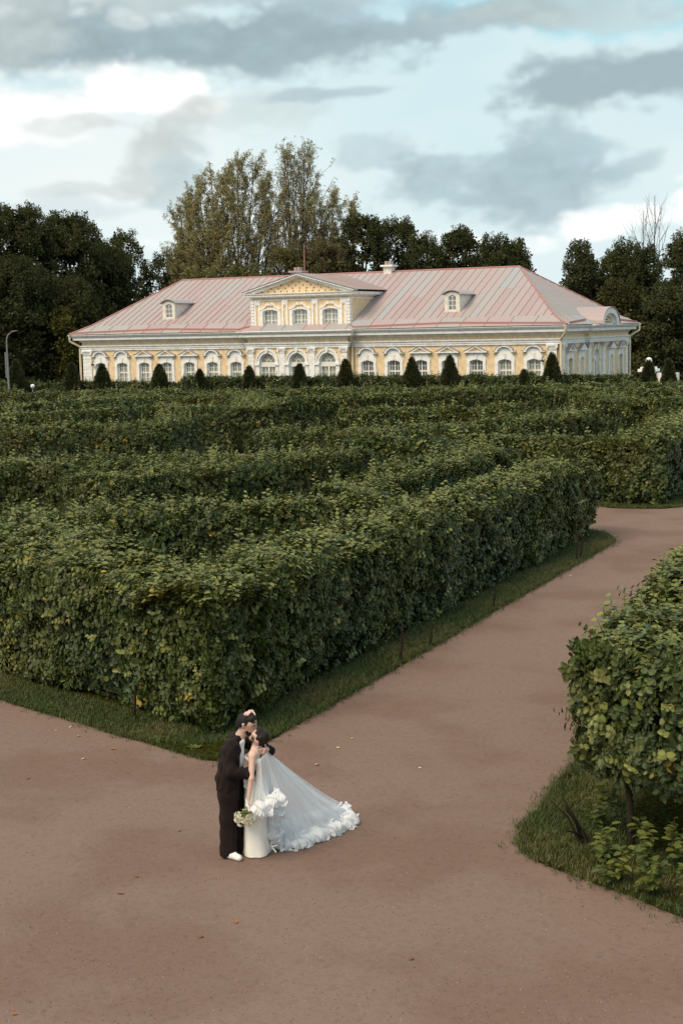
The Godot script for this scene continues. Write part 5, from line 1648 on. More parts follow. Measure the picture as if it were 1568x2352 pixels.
func couple():
	rng.seed = 77
	var at := Vector3(-1.3, 0, -17.0)
	# ---- the man: head bent down to her, one arm round her waist, the other hand on her nape
	var g := thing("person", "person in an oversized dark brown suit bending to kiss the bride", "person", at)
	var body := [
		bone(-0.11, 1.38, 0.12, -0.16, 0.95, 0.09, 0.1, 0.1, 0.08), bone(-0.08, 1.38, -0.12, -0.14, 0.95, -0.09, 0.1, 0.1, 0.08),
		bone(-0.17, 0.92, 0.09, -0.17, 0.5, 0.1, 0.085, 0.055, 0.05), bone(-0.17, 0.5, 0.1, -0.19, 0.08, 0.12, 0.055, 0.04, 0.03),
		bone(-0.13, 0.92, -0.09, -0.1, 0.5, -0.1, 0.085, 0.055, 0.05), bone(-0.1, 0.5, -0.1, -0.09, 0.08, -0.1, 0.055, 0.04, 0.03),
		bone(-0.13, 1.42, 0.2, -0.12, 1.14, 0.27, 0.055, 0.045, 0.05), bone(-0.12, 1.14, 0.27, 0.14, 1.08, 0.17, 0.042, 0.032, 0.03),
		bone(-0.06, 1.4, -0.2, 0.2, 1.27, -0.31, 0.055, 0.045, 0.05), bone(0.2, 1.27, -0.31, 0.335, 1.31, -0.1, 0.042, 0.032, 0.03),
		bone(-0.08, 1.4, 0.0, 0.03, 1.56, 0.0, 0.075, 0.062, 0.06)]
	var mb := MB.new()
	nets(mb, body, 0.016)
	# head: skull, brow, cheek, jaw, nose, ear
	var head := [
		bone(-0.01, 1.5, 0.0, 0.05, 1.6, 0.0, 0.064, 0.058, 0.03), bone(0.085, 1.69, 0.0, 0.12, 1.685, 0.0, 0.093, 0.086, 0.05),
		bone(0.12, 1.665, 0.028, 0.125, 1.6, 0.02, 0.055, 0.045, 0.04), bone(0.12, 1.665, -0.028, 0.125, 1.6, -0.02, 0.055, 0.045, 0.04),
		bone(0.06, 1.6, 0.04, 0.115, 1.555, 0.012, 0.033, 0.026, 0.03), bone(0.06, 1.6, -0.04, 0.115, 1.555, -0.012, 0.033, 0.026, 0.03),
		bone(0.187, 1.66, 0.0, 0.2, 1.608, -0.005, 0.011, 0.015, 0.016), bone(0.175, 1.683, -0.04, 0.175, 1.683, 0.04, 0.014, 0.014, 0.02),
		bone(0.158, 1.578, -0.018, 0.158, 1.578, 0.018, 0.012, 0.012, 0.012),
		bone(0.05, 1.685, 0.094, 0.046, 1.645, 0.088, 0.02, 0.013, 0.008)]
	nets(mb, head, 0.0065)
	# her nape is held by his far hand: palm and four fingers, thumb up along the neck
	var hf := [bone(0.335, 1.31, -0.1, 0.315, 1.325, 0.0, 0.03, 0.03, 0.02), bone(0.315, 1.33, 0.0, 0.29, 1.345, 0.05, 0.026, 0.024, 0.02), bone(0.31, 1.30, 0.0, 0.285, 1.312, 0.055, 0.026, 0.022, 0.02)]
	for k in 4:
		var y := 1.364 - k * 0.0185
		finger(hf, [Vector3(0.288, y, 0.05), Vector3(0.255, y - 0.002, 0.082 - k * 0.004), Vector3(0.218, y - 0.004, 0.092 - k * 0.006), Vector3(0.196 + 0.01 * absf(k - 1.2), y - 0.004, 0.09 - k * 0.006)], 0.0105)
	finger(hf, [Vector3(0.315, 1.34, 0.01), Vector3(0.312, 1.378, 0.03), Vector3(0.302, 1.41, 0.04)], 0.011)
	nets(mb, hf, 0.0055)
	# near hand, flat on her back under the veil
	var hn := [bone(0.14, 1.08, 0.17, 0.2, 1.085, 0.14, 0.03, 0.026, 0.02)]
	for k in 4:
		finger(hn, [Vector3(0.2, 1.105 - k * 0.017, 0.14), Vector3(0.24, 1.107 - k * 0.018, 0.12), Vector3(0.272, 1.107 - k * 0.019, 0.085)], 0.0095)
	finger(hn, [Vector3(0.16, 1.1, 0.16), Vector3(0.185, 1.135, 0.15), Vector3(0.21, 1.15, 0.135)], 0.0105)
	nets(mb, hn, 0.0065)
	part("body", mb.mesh(), M.skin_m, g)
	# hair: short, cut back above the ear and brow
	net_part("hair", [bone(0.075, 1.7, 0.0, 0.125, 1.712, 0.0, 0.1, 0.082, 0.04), bone(0.03, 1.66, 0.0, 0.05, 1.71, 0.0, 0.082, 0.085, 0.04), bone(0.15, 1.735, -0.03, 0.155, 1.735, 0.04, 0.05, 0.05, 0.03)], 0.0065, M.hair_m, g,
		[[Vector3(0.62, -0.78, 0.0).normalized(), -1.228], [Vector3(0.25, -1.0, 0.0).normalized(), -1.592]], func(p): return 0.0016 * sin(p.z * 260.0 + p.x * 60.0) * cos(p.y * 130.0))
	net_part("beard", [bone(0.062, 1.612, 0.05, 0.11, 1.556, 0.024, 0.035, 0.035, 0.02), bone(0.062, 1.612, -0.05, 0.11, 1.556, -0.024, 0.035, 0.035, 0.02), bone(0.118, 1.553, -0.02, 0.118, 1.553, 0.02, 0.035, 0.035, 0.02)], 0.0065, M.hair_m, g,
		[[Vector3(-0.5, 0.86, 0.0).normalized(), 1.338], [Vector3(-1.0, 0.1, 0.0).normalized(), 0.106]])
	for s in [-1.0, 1.0]:
		var br := MB.new()
		br.tube([Vector3(0.194, 1.69, s * 0.022), Vector3(0.188, 1.697, s * 0.054), Vector3(0.16, 1.692, s * 0.084)], [0.008, 0.009, 0.006], 6)
		part("eyebrow", br.mesh(), M.hair_m, g)
		var ey := MB.new()
		ey.tube([Vector3(0.186, 1.664, s * 0.04), Vector3(0.178, 1.657, s * 0.068), Vector3(0.158, 1.662, s * 0.087)], [0.005, 0.008, 0.005], 6)
		part("closed_eye", ey.mesh(), M.lash, g)
	# jacket and trousers
	var fold := func(p: Vector3) -> float:
		return 0.006 * sin(p.y * 34.0 + p.x * 22.0 + 2.0 * sin(p.z * 17.0)) + 0.004 * sin(p.x * 61.0 - p.y * 23.0 + p.z * 40.0)
	net_part("jacket", [
		bone(-0.12, 1.34, 0.12, -0.165, 0.98, 0.11, 0.125, 0.135, 0.09), bone(-0.09, 1.34, -0.12, -0.14, 0.98, -0.11, 0.125, 0.135, 0.09),
		bone(-0.17, 1.0, 0.1, -0.17, 0.88, 0.1, 0.135, 0.13, 0.06), bone(-0.12, 1.0, -0.1, -0.12, 0.88, -0.1, 0.135, 0.13, 0.06),
		bone(-0.1, 1.445, 0.16, -0.04, 1.47, 0.06, 0.075, 0.06, 0.06), bone(-0.07, 1.445, -0.17, -0.03, 1.47, -0.06, 0.075, 0.06, 0.06),
		bone(-0.06, 1.47, 0.0, -0.085, 1.38, 0.0, 0.075, 0.1, 0.06),
		bone(-0.12, 1.41, 0.19, -0.125, 1.33, 0.2, 0.085, 0.08, 0.05), bone(-0.07, 1.41, -0.19, -0.06, 1.36, -0.2, 0.085, 0.08, 0.05)],
		0.012, M.suit, g, [[Vector3(0, -1, 0), -0.875], [Vector3(0.93, 0.37, 0.0), 0.585]], fold)
	net_part("sleeve", [bone(-0.13, 1.4, 0.21, -0.12, 1.15, 0.275, 0.085, 0.075, 0.05), bone(-0.12, 1.15, 0.275, 0.1, 1.09, 0.185, 0.078, 0.064, 0.05), bone(0.1, 1.09, 0.185, 0.13, 1.088, 0.17, 0.062, 0.058, 0.04)], 0.012, M.suit, g, [], fold)
	net_part("sleeve", [bone(-0.06, 1.4, -0.21, 0.22, 1.27, -0.31, 0.085, 0.075, 0.05), bone(0.22, 1.27, -0.31, 0.365, 1.3, -0.08, 0.075, 0.058, 0.05)], 0.012, M.suit, g, [], fold)
	var tf := func(p: Vector3) -> float:
		return 0.007 * sin(atan2(p.z - (0.1 if p.z > 0 else -0.1), p.x + 0.15) * 4.0 + p.y * 3.0) + 0.004 * sin(p.y * 30.0 + p.x * 40.0)
	net_part("trousers", [
		bone(-0.165, 0.95, 0.09, -0.165, 0.82, 0.1, 0.125, 0.13, 0.06), bone(-0.12, 0.95, -0.09, -0.11, 0.82, -0.1, 0.125, 0.13, 0.06),
		bone(-0.165, 0.85, 0.1, -0.17, 0.5, 0.1, 0.125, 0.112, 0.05), bone(-0.17, 0.5, 0.1, -0.185, 0.06, 0.1, 0.112, 0.105, 0.04),
		bone(-0.11, 0.85, -0.1, -0.06, 0.5, -0.11, 0.125, 0.112, 0.05), bone(-0.06, 0.5, -0.11, -0.04, 0.06, -0.1, 0.112, 0.118, 0.04)],
		0.014, M.suit, g, [[Vector3(0, -1, 0), -0.035]], tf)
	net_part("shirt", [bone(-0.03, 1.44, 0.03, -0.04, 1.2, 0.03, 0.075, 0.085, 0.04), bone(-0.01, 1.46, -0.02, -0.01, 1.46, 0.03, 0.06, 0.062, 0.04)], 0.01, M.shirt, g, [[Vector3(-0.35, 0.93, 0.0).normalized(), 1.375]])
	for s in [[-0.17, -0.045, 0.14, 0.09], [-0.06, 0.07, -0.1, 0.03]]:
		net_part("shoe", [bone(s[0], 0.045, s[2], s[0] + 0.05, 0.05, s[2], 0.04, 0.042, 0.03), bone(s[0] + 0.04, 0.052, s[2] + 0.02, s[1], 0.04, s[2] + s[3], 0.05, 0.04, 0.03), bone(s[0] + 0.02, 0.09, s[2], s[0] + 0.03, 0.06, s[2], 0.036, 0.04, 0.03)], 0.008, M.shoe, g, [[Vector3(0, -1, 0), -0.006]])
	# ---- the bride
	var w := thing("person", "person in a white strapless dress and long ruffled veil kissing the groom", "person", at)
	var wb := MB.new()
	nets(wb, [
		bone(0.175, 1.3, 0.08, 0.165, 1.06, 0.05, 0.062, 0.07, 0.06), bone(0.195, 1.3, -0.08, 0.165, 1.06, -0.05, 0.062, 0.07, 0.06),
		bone(0.15, 1.305, 0.135, 0.2, 1.305, -0.135, 0.048, 0.048, 0.05),
		bone(0.165, 1.0, 0.05, 0.16, 0.55, 0.06, 0.08, 0.055, 0.06), bone(0.16, 0.55, 0.06, 0.18, 0.1, 0.05, 0.05, 0.032, 0.03),
		bone(0.165, 1.0, -0.05, 0.2, 0.55, -0.06, 0.08, 0.055, 0.06), bone(0.2, 0.55, -0.06, 0.3, 0.12, -0.05, 0.05, 0.03, 0.03),
		bone(0.15, 1.31, 0.155, 0.135, 1.05, 0.235, 0.042, 0.036, 0.04), bone(0.135, 1.05, 0.235, 0.1, 0.83, 0.25, 0.034, 0.024, 0.02),
		bone(0.2, 1.31, -0.155, 0.14, 1.52, -0.29, 0.042, 0.036, 0.04), bone(0.14, 1.52, -0.29, 0.14, 1.76, -0.12, 0.034, 0.024, 0.02),
		bone(0.18, 1.32, 0.0, 0.185, 1.42, 0.0, 0.05, 0.044, 0.05)], 0.0125)
	# her head, tipped back with the face up to his
	nets(wb, [
		bone(0.182, 1.36, 0.0, 0.2, 1.45, 0.0, 0.044, 0.044, 0.03), bone(0.235, 1.505, 0.01, 0.222, 1.525, 0.01, 0.086, 0.08, 0.04),
		bone(0.195, 1.54, 0.035, 0.165, 1.505, 0.03, 0.045, 0.038, 0.04), bone(0.195, 1.54, -0.015, 0.165, 1.505, -0.01, 0.045, 0.038, 0.04),
		bone(0.195, 1.455, 0.04, 0.14, 1.492, 0.012, 0.03, 0.024, 0.03), bone(0.195, 1.455, -0.025, 0.14, 1.492, 0.008, 0.03, 0.024, 0.03),
		bone(0.16, 1.585, 0.012, 0.135, 1.568, 0.014, 0.009, 0.012, 0.014), bone(0.133, 1.535, 0.0, 0.133, 1.535, 0.024, 0.011, 0.011, 0.012),
		bone(0.222, 1.478, 0.086, 0.215, 1.452, 0.08, 0.014, 0.011, 0.008)], 0.0065)
	# near hand closed round the stems
	var hb := [bone(0.1, 0.83, 0.25, 0.092, 0.78, 0.25, 0.023, 0.026, 0.02)]
	for k in 4:
		var y := 0.785 - k * 0.016
		finger(hb, [Vector3(0.078, y, 0.235), Vector3(0.066, y - 0.006, 0.26), Vector3(0.084, y - 0.01, 0.282), Vector3(0.104, y - 0.01, 0.274)], 0.0088)
	finger(hb, [Vector3(0.106, 0.79, 0.255), Vector3(0.112, 0.765, 0.275), Vector3(0.1, 0.745, 0.284)], 0.0095)
	nets(wb, hb, 0.0055)
	# far hand spread on the crown of his head
	var hc := [bone(0.15, 1.76, -0.12, 0.145, 1.795, -0.06, 0.024, 0.027, 0.02), bone(0.145, 1.795, -0.06, 0.12, 1.808, -0.02, 0.026, 0.025, 0.02)]
	for k in 4:
		var x := 0.145 - k * 0.019
		finger(hc, [Vector3(x, 1.806, -0.02), Vector3(x - 0.012, 1.812, 0.012), Vector3(x - 0.026, 1.803, 0.038), Vector3(x - 0.038, 1.785, 0.06 - 0.006 * absf(k - 1.4))], 0.0092)
	finger(hc, [Vector3(0.165, 1.8, -0.035), Vector3(0.182, 1.795, 0.0), Vector3(0.19, 1.78, 0.025)], 0.0095)
	nets(wb, hc, 0.0055)
	part("body", wb.mesh(), M.skin_w, w)
	net_part("hair", [bone(0.25, 1.515, 0.01, 0.225, 1.55, 0.01, 0.094, 0.078, 0.04), bone(0.28, 1.47, 0.01, 0.262, 1.43, 0.01, 0.07, 0.05, 0.04), bone(0.2, 1.57, 0.05, 0.235, 1.5, 0.07, 0.03, 0.03, 0.03)], 0.0065, M.hair_w, w,
		[[Vector3(-0.9, 0.42, 0.0).normalized(), 0.492]], func(p): return 0.0025 * sin(p.z * 230.0 + p.y * 40.0))
	for q in [[0.19, 1.575, 0.07, 0.155, 1.47, 0.085, 0.148, 1.41, 0.075], [0.18, 1.58, 0.055, 0.14, 1.5, 0.08, 0.135, 1.43, 0.08]]:
		var lk := MB.new()
		lk.tube([Vector3(q[0], q[1], q[2]), Vector3(q[3], q[4], q[5]), Vector3(q[6], q[7], q[8])], [0.011, 0.006, 0.002], 6)
		part("hair_strand", lk.mesh(), M.hair_w, w)
	var ck := MB.new()
	var ring := []
	var rr := []
	for i in 17:
		var a := TAU * i / 16.0
		ring.append(Vector3(0.186 + cos(a) * 0.05, 1.375 + cos(a) * 0.006, sin(a) * 0.05)); rr.append(0.007)
	ck.tube(ring, rr, 6, false)
	part("pearl_choker", ck.mesh(), M.pearl, w)
	# column dress
	var rows := []
	var prof := [[0.012, 0.155, 0.165, 0.165], [0.2, 0.155, 0.155, 0.16], [0.5, 0.158, 0.143, 0.15], [0.75, 0.162, 0.135, 0.145], [0.9, 0.165, 0.13, 0.145], [0.97, 0.166, 0.118, 0.13], [1.04, 0.167, 0.096, 0.11], [1.12, 0.17, 0.092, 0.116], [1.19, 0.172, 0.088, 0.126], [1.235, 0.172, 0.084, 0.132]]
	var fine_rows := []
	for i in prof.size() - 1:
		for k in 3:
			var f := k / 3.0
			var r := []
			for c in 4:
				r.append(lerpf(prof[i][c], prof[i + 1][c], f))
			fine_rows.append(r)
	fine_rows.append(prof[prof.size() - 1])
	for r in fine_rows:
		var row := []
		for j in 48:
			var a := TAU * j / 48.0
			var lowf := clampf((0.9 - r[0]) / 0.9, 0.0, 1.0)
			var wv: float = 1.0 + lowf * 0.05 * sin(a * 5.0 + r[0] * 3.0) + 0.014 * sin(a * 9.0 + r[0] * 21.0) + 0.012 * sin(a * 3.0 - r[0] * 37.0)
			row.append(Vector3(r[1] + cos(a) * r[2] * wv, r[0], -sin(a) * r[3] * wv))
		rows.append(row)
	var db := MB.new()
	db.grid(rows, true)
	part("dress", db.mesh(), M.satin, w)
	var cuf := MB.new()   # folded neckline
	var cr := []
	for h in [[1.222, 0.002], [1.255, 0.008], [1.262, 0.014], [1.235, 0.02], [1.205, 0.012]]:
		var row := []
		for j in 40:
			var a := TAU * j / 40.0
			row.append(Vector3(0.172 + cos(a) * (0.082 + h[1] * (1.0 if cos(a) > 0.0 else 1.0 - 2.0 * cos(a))), h[0] - 0.012 * cos(a), -sin(a) * (0.13 + h[1])))
		cr.append(row)
	cuf.grid(cr, true)
	part("neckline_fold", cuf.mesh(), M.satin, w)
	var lc := MB.new()   # laced back of the bodice
	var lr := []
	for i in 5:
		var y := lerpf(1.05, 1.22, i / 4.0)
		var row := []
		for j in 9:
			var a := lerpf(-1.15, -0.1, j / 8.0)
			row.append(Vector3(0.168 + cos(a) * lerpf(0.104, 0.118, i / 4.0), y, -sin(a) * lerpf(0.116, 0.13, i / 4.0)))
		lr.append(row)
	lc.grid(lr)
	part("laced_back", lc.mesh(), M.lacing, w)
	for j in 4:
		var a := lerpf(-1.0, -0.25, j / 3.0)
		var ln := MB.new()
		ln.tube([Vector3(0.168 + cos(a) * 0.107, 1.05, -sin(a) * 0.119), Vector3(0.168 + cos(a) * 0.121, 1.22, -sin(a) * 0.133)], [0.003, 0.003], 5)
		part("lace", ln.mesh(), M.satin, w)
	var pep := MB.new()   # peplum flap at the waist
	pep.hexa([Vector3(0.03, 0.9, 0.11), Vector3(0.1, 0.86, 0.152), Vector3(0.1, 0.86, 0.145), Vector3(0.03, 0.9, 0.1)], [Vector3(0.045, 1.0, 0.075), Vector3(0.13, 1.0, 0.13), Vector3(0.13, 1.0, 0.12), Vector3(0.05, 1.0, 0.07)])
	part("peplum", pep.mesh(), M.satin, w)
	var sh := MB.new()
	nets(sh, [bone(0.33, 0.055, -0.05, 0.25, 0.03, -0.03, 0.028, 0.022, 0.02), bone(0.335, 0.05, -0.05, 0.335, 0.01, -0.05, 0.01, 0.007, 0.01)], 0.007)
	part("shoe", sh.mesh(), M.satin, w)
	for q in [[0.36, 0.07, 0.4, 0.02], [0.35, 0.09, 0.42, 0.11], [0.33, 0.1, 0.35, 0.16]]:
		var rb := MB.new()
		rb.tube([Vector3(0.33, 0.1, -0.02), Vector3(q[0], q[1], 0.0), Vector3(q[2], q[3], 0.01)], [0.008, 0.013, 0.01], 6)
		part("shoe_ribbon", rb.mesh(), M.satin, w)
	veil(w)
	bouquet(at)

func path_at(pts: Array, t: float) -> Vector3:
	var f := clampf(t, 0.0, 1.0) * (pts.size() - 1)
	var i := mini(int(f), pts.size() - 2)
	var u := f - i
	return (pts[i] as Vector3).cubic_interpolate(pts[i + 1], pts[maxi(i - 1, 0)], pts[mini(i + 2, pts.size() - 1)], u)

func sheet(top: Array, hem: Array, nt: int, ns: int, amp: float, freq: float, ph: float, belly: float) -> Mesh:
	var b := MB.new()
	var rows := []
	for i in ns + 1:
		var s := float(i) / ns
		var row := []
		for j in nt + 1:
			var t := float(j) / nt
			var a := path_at(top, t); var c := path_at(hem, t)
			var p := a.lerp(c, s)
			p.y -= belly * sin(s * PI) * (0.6 + 0.4 * s)
			var tang := path_at(hem, minf(t + 0.01, 1.0)) - path_at(hem, maxf(t - 0.01, 0.0))
			var nrm := tang.cross(c - a).normalized()
			var q := sin(t * freq + ph) + 0.55 * sin(t * freq * 2.3 + 1.7 + ph * 2.0) + 0.3 * sin(t * freq * 4.1 + s * 3.0)
			p += nrm * amp * q * (0.25 + s * 0.9) * (0.6 + 0.8 * fn.get_noise_2d(t * 900.0, s * 160.0 + ph * 50.0))
			p.y = maxf(p.y, 0.02)
			row.append(p)
		rows.append(row)
	b.grid(rows)
	return b.mesh()

func ruffle(pts: Array, length: float, width: float, layers: int) -> Mesh:   # a full roll of gathered gauze with loose frilled edges
	var b := MB.new()
	var n := int(length * 260.0)
	var rows := []
	var m := 18
	for i in n + 1:
		var t := float(i) / n
		var p := path_at(pts, t)
		var tg := (path_at(pts, minf(t + 0.015, 1.0)) - path_at(pts, maxf(t - 0.015, 0.0))).normalized()
		var out := tg.cross(Vector3.UP)
		if out.length() < 0.2:
			out = Vector3.BACK
		out = out.normalized()
		var up := out.cross(tg).normalized()
		var row := []
		var l := t * length
		var r0 := width * 0.62 * (1.0 + 0.2 * sin(l * 19.0 + width * 40.0) + 0.14 * sin(l * 43.0 + 1.0)) * minf(1.0, 0.35 + 6.0 * minf(t, 1.0 - t))
		for j in m:
			var a := -TAU * j / m
			var q := out * cos(a) + up * sin(a)
			var r := r0 * (1.0 + 0.35 * fn.get_noise_3d(p.x * 900.0 + q.x * 90.0, p.y * 900.0 + q.y * 90.0, p.z * 900.0 + q.z * 90.0) + 0.06 * sin(l * 330.0 + 3.0 * sin(a * 2.0 + l * 31.0)))
			var v := p + q * r + tg * 0.02 * sin(a * 3.0 + l * 57.0)
			v.y = maxf(v.y, 0.006 + 0.012 * (1.0 + sin(a * 5.0 + l * 90.0)))
			row.append(v)
		rows.append(row)
	b.grid(rows, true)
	for k in layers:
		var rr := [[], [], []]
		var ang := -0.5 + 2.4 * k / maxf(layers - 1.0, 1.0)
		var ph := rnd(0, 6)
		for i in n + 1:
			var t := float(i) / n
			var l := t * length
			var p := path_at(pts, t)
			var tg := (path_at(pts, minf(t + 0.015, 1.0)) - path_at(pts, maxf(t - 0.015, 0.0))).normalized()
			var out := tg.cross(Vector3.UP)
			if out.length() < 0.2:
				out = Vector3.BACK
			out = out.normalized()
			var up := out.cross(tg).normalized()
			var puff := 0.85 + 0.18 * sin(l * 23.0 + ph) + 0.12 * sin(l * 61.0 + ph * 2.0)
			for j in 3:
				var f := j / 2.0
				var aa := ang + 0.35 * sin(l * 37.0 + ph) * f + 0.16 * sin(l * 240.0 + ph + 2.0 * sin(l * 29.0)) * f
				var v := p + (out * cos(aa) + up * sin(aa)) * width * (0.45 + 0.5 * f) * puff
				v.y = maxf(v.y, 0.008)
				rr[j].append(v)
		b.grid(rr)
	return b.mesh()

func veil(w: Node):
	var hem := [Vector3(0.14, 0.66, 0.27), Vector3(0.3, 0.66, 0.24), Vector3(0.42, 0.5, 0.12), Vector3(0.42, 0.22, -0.05), Vector3(0.46, 0.06, -0.16), Vector3(0.6, 0.05, -0.16), Vector3(0.76, 0.05, -0.28), Vector3(0.98, 0.05, -0.54), Vector3(1.14, 0.05, -0.68), Vector3(1.32, 0.05, -0.98), Vector3(1.32, 0.06, -1.28)]
	var top := [Vector3(0.215, 1.25, 0.165), Vector3(0.265, 1.28, 0.13), Vector3(0.305, 1.3, 0.08), Vector3(0.325, 1.31, 0.02), Vector3(0.32, 1.3, -0.05)]
	part("veil", sheet(top, hem, 170, 30, 0.034, 31.0, 0.4, 0.1), M.tulle, w)
	var hem2 := [Vector3(0.34, 0.3, 0.05), Vector3(0.42, 0.12, -0.42), Vector3(0.6, 0.1, -0.62), Vector3(0.76, 0.09, -0.8), Vector3(0.98, 0.09, -1.02), Vector3(1.2, 0.09, -1.2), Vector3(1.3, 0.09, -1.4)]
	part("veil_underlayer", sheet([Vector3(0.24, 1.26, 0.13), Vector3(0.3, 1.3, 0.05), Vector3(0.315, 1.3, -0.06)], hem2, 120, 22, 0.02, 27.0, 2.0, 0.06), M.tulle, w)
	# a few gathered pleats that read denser
	for q in [[0.4, 0.36], [0.55, 0.52], [0.7, 0.66], [0.84, 0.8], [0.95, 0.93], [0.3, 0.27]]:
		var h := path_at(hem, q[0]); var t := path_at(top, q[1])
		var h2 := path_at(hem, q[0] + 0.035); var t2 := path_at(top, q[1] + 0.02)
		part("pleat", sheet([t + Vector3(0.004, 0.006, 0.004), t2 + Vector3(0.004, 0.006, 0.004)], [h + Vector3(0, 0.03, 0.01), h2 + Vector3(0, 0.03, 0.01)], 8, 18, 0.012, 9.0, 1.0, 0.09), M.tulle, w)
	var front := hem.slice(4)
	part("ruffle", ruffle(front, 1.75, 0.15, 2), M.frill, w)
	part("ruffle", ruffle([Vector3(0.36, 0.14, -0.42), Vector3(0.6, 0.12, -0.6), Vector3(0.76, 0.11, -0.78), Vector3(0.98, 0.11, -1.0), Vector3(1.2, 0.1, -1.16), Vector3(1.32, 0.08, -1.3)], 1.4, 0.135, 2), M.frill, w)
	part("ruffle", ruffle([Vector3(0.13, 0.63, 0.29), Vector3(0.26, 0.67, 0.27), Vector3(0.38, 0.73, 0.2), Vector3(0.5, 0.76, 0.1)], 0.5, 0.14, 2), M.frill, w)
	part("ruffle", ruffle([Vector3(0.46, 0.72, 0.1), Vector3(0.42, 0.5, 0.06), Vector3(0.38, 0.3, 0.0), Vector3(0.42, 0.13, -0.1), Vector3(0.48, 0.07, -0.16)], 0.85, 0.13, 2), M.frill_soft, w)

func bouquet(at: Vector3):
	rng.seed = 88
	var o := thing("flower_bouquet", "bouquet of white flowers held upside down in the bride's hand", "bouquet", at + Vector3(0.055, 0.58, 0.3))
	var st := MB.new()
	for k in 7:
		var a := TAU * k / 7.0
		st.tube([Vector3(0.03 + cos(a) * 0.012, 0.22, -0.03 + sin(a) * 0.012), Vector3(0.02 + cos(a) * 0.008, 0.14, -0.02 + sin(a) * 0.008), Vector3(cos(a) * 0.05, 0.03, sin(a) * 0.05)], [0.004, 0.004, 0.004], 5)
	part("stems", st.mesh(), M.stem, o)
	var rb := MB.new()
	rb.lathe([Vector2(0.024, 0.1), Vector2(0.02, 0.14), Vector2(0.019, 0.2), Vector2(0.022, 0.225)], 12, Vector3(0.025, 0, -0.025))
	rb.hexa([Vector3(0.04, 0.02, 0.01), Vector3(0.065, 0.02, 0.015), Vector3(0.065, 0.02, 0.01), Vector3(0.04, 0.02, 0.005)], [Vector3(0.03, 0.15, 0.0), Vector3(0.045, 0.15, 0.005), Vector3(0.045, 0.15, 0.0), Vector3(0.03, 0.15, -0.005)])
	part("ribbon", rb.mesh(), M.satin, o)
	var spots := []
	for k in 17:
		var a := k * 2.4; var y := 0.06 - 0.145 * (k + 0.5) / 17.0
		var r := 0.105 * sqrt(maxf(0.05, 1.0 - pow((y + 0.02) / 0.1, 2.0)))
		spots.append(Vector3(cos(a) * r - 0.01, y, sin(a) * r * 0.85))
	for p in spots:
		var fb := MB.new()
		var outd: Vector3 = (p - Vector3(0, 0.05, 0)).normalized()
		for ringi in 3:
			var cnt := 5 + ringi
			for j in cnt:
				var a := TAU * j / cnt + ringi * 0.5
				var s := outd.cross(Vector3(0.3, 1, 0.2)).normalized(); var t := outd.cross(s)
				var side := s * cos(a) + t * sin(a)
				var dirp := (outd * (1.35 - ringi * 0.55) + side * (0.5 + ringi * 0.35)).normalized()
				add_leaf(fb, p + side * 0.005, dirp, (outd - side * 0.8).normalized(), 0.034 + ringi * 0.006, 0.032 + ringi * 0.006)
		part("flower", fb.mesh(), M.petal, o)
	for k in 9:
		var lb := MB.new()
		var a := k * 0.75 - 0.9
		var base := Vector3(0.01, 0.07 - 0.01 * (k % 3), 0.0)
		add_leaf(lb, base, Vector3(cos(a), rnd(-0.6, 0.5), sin(a) * 0.8 + 0.2).normalized(), (Vector3.UP + rdir() * 0.4).normalized(), 0.14, 0.05)
		part("leaf", lb.mesh(), M.leaf_tones[k % M.leaf_tones.size()], o)

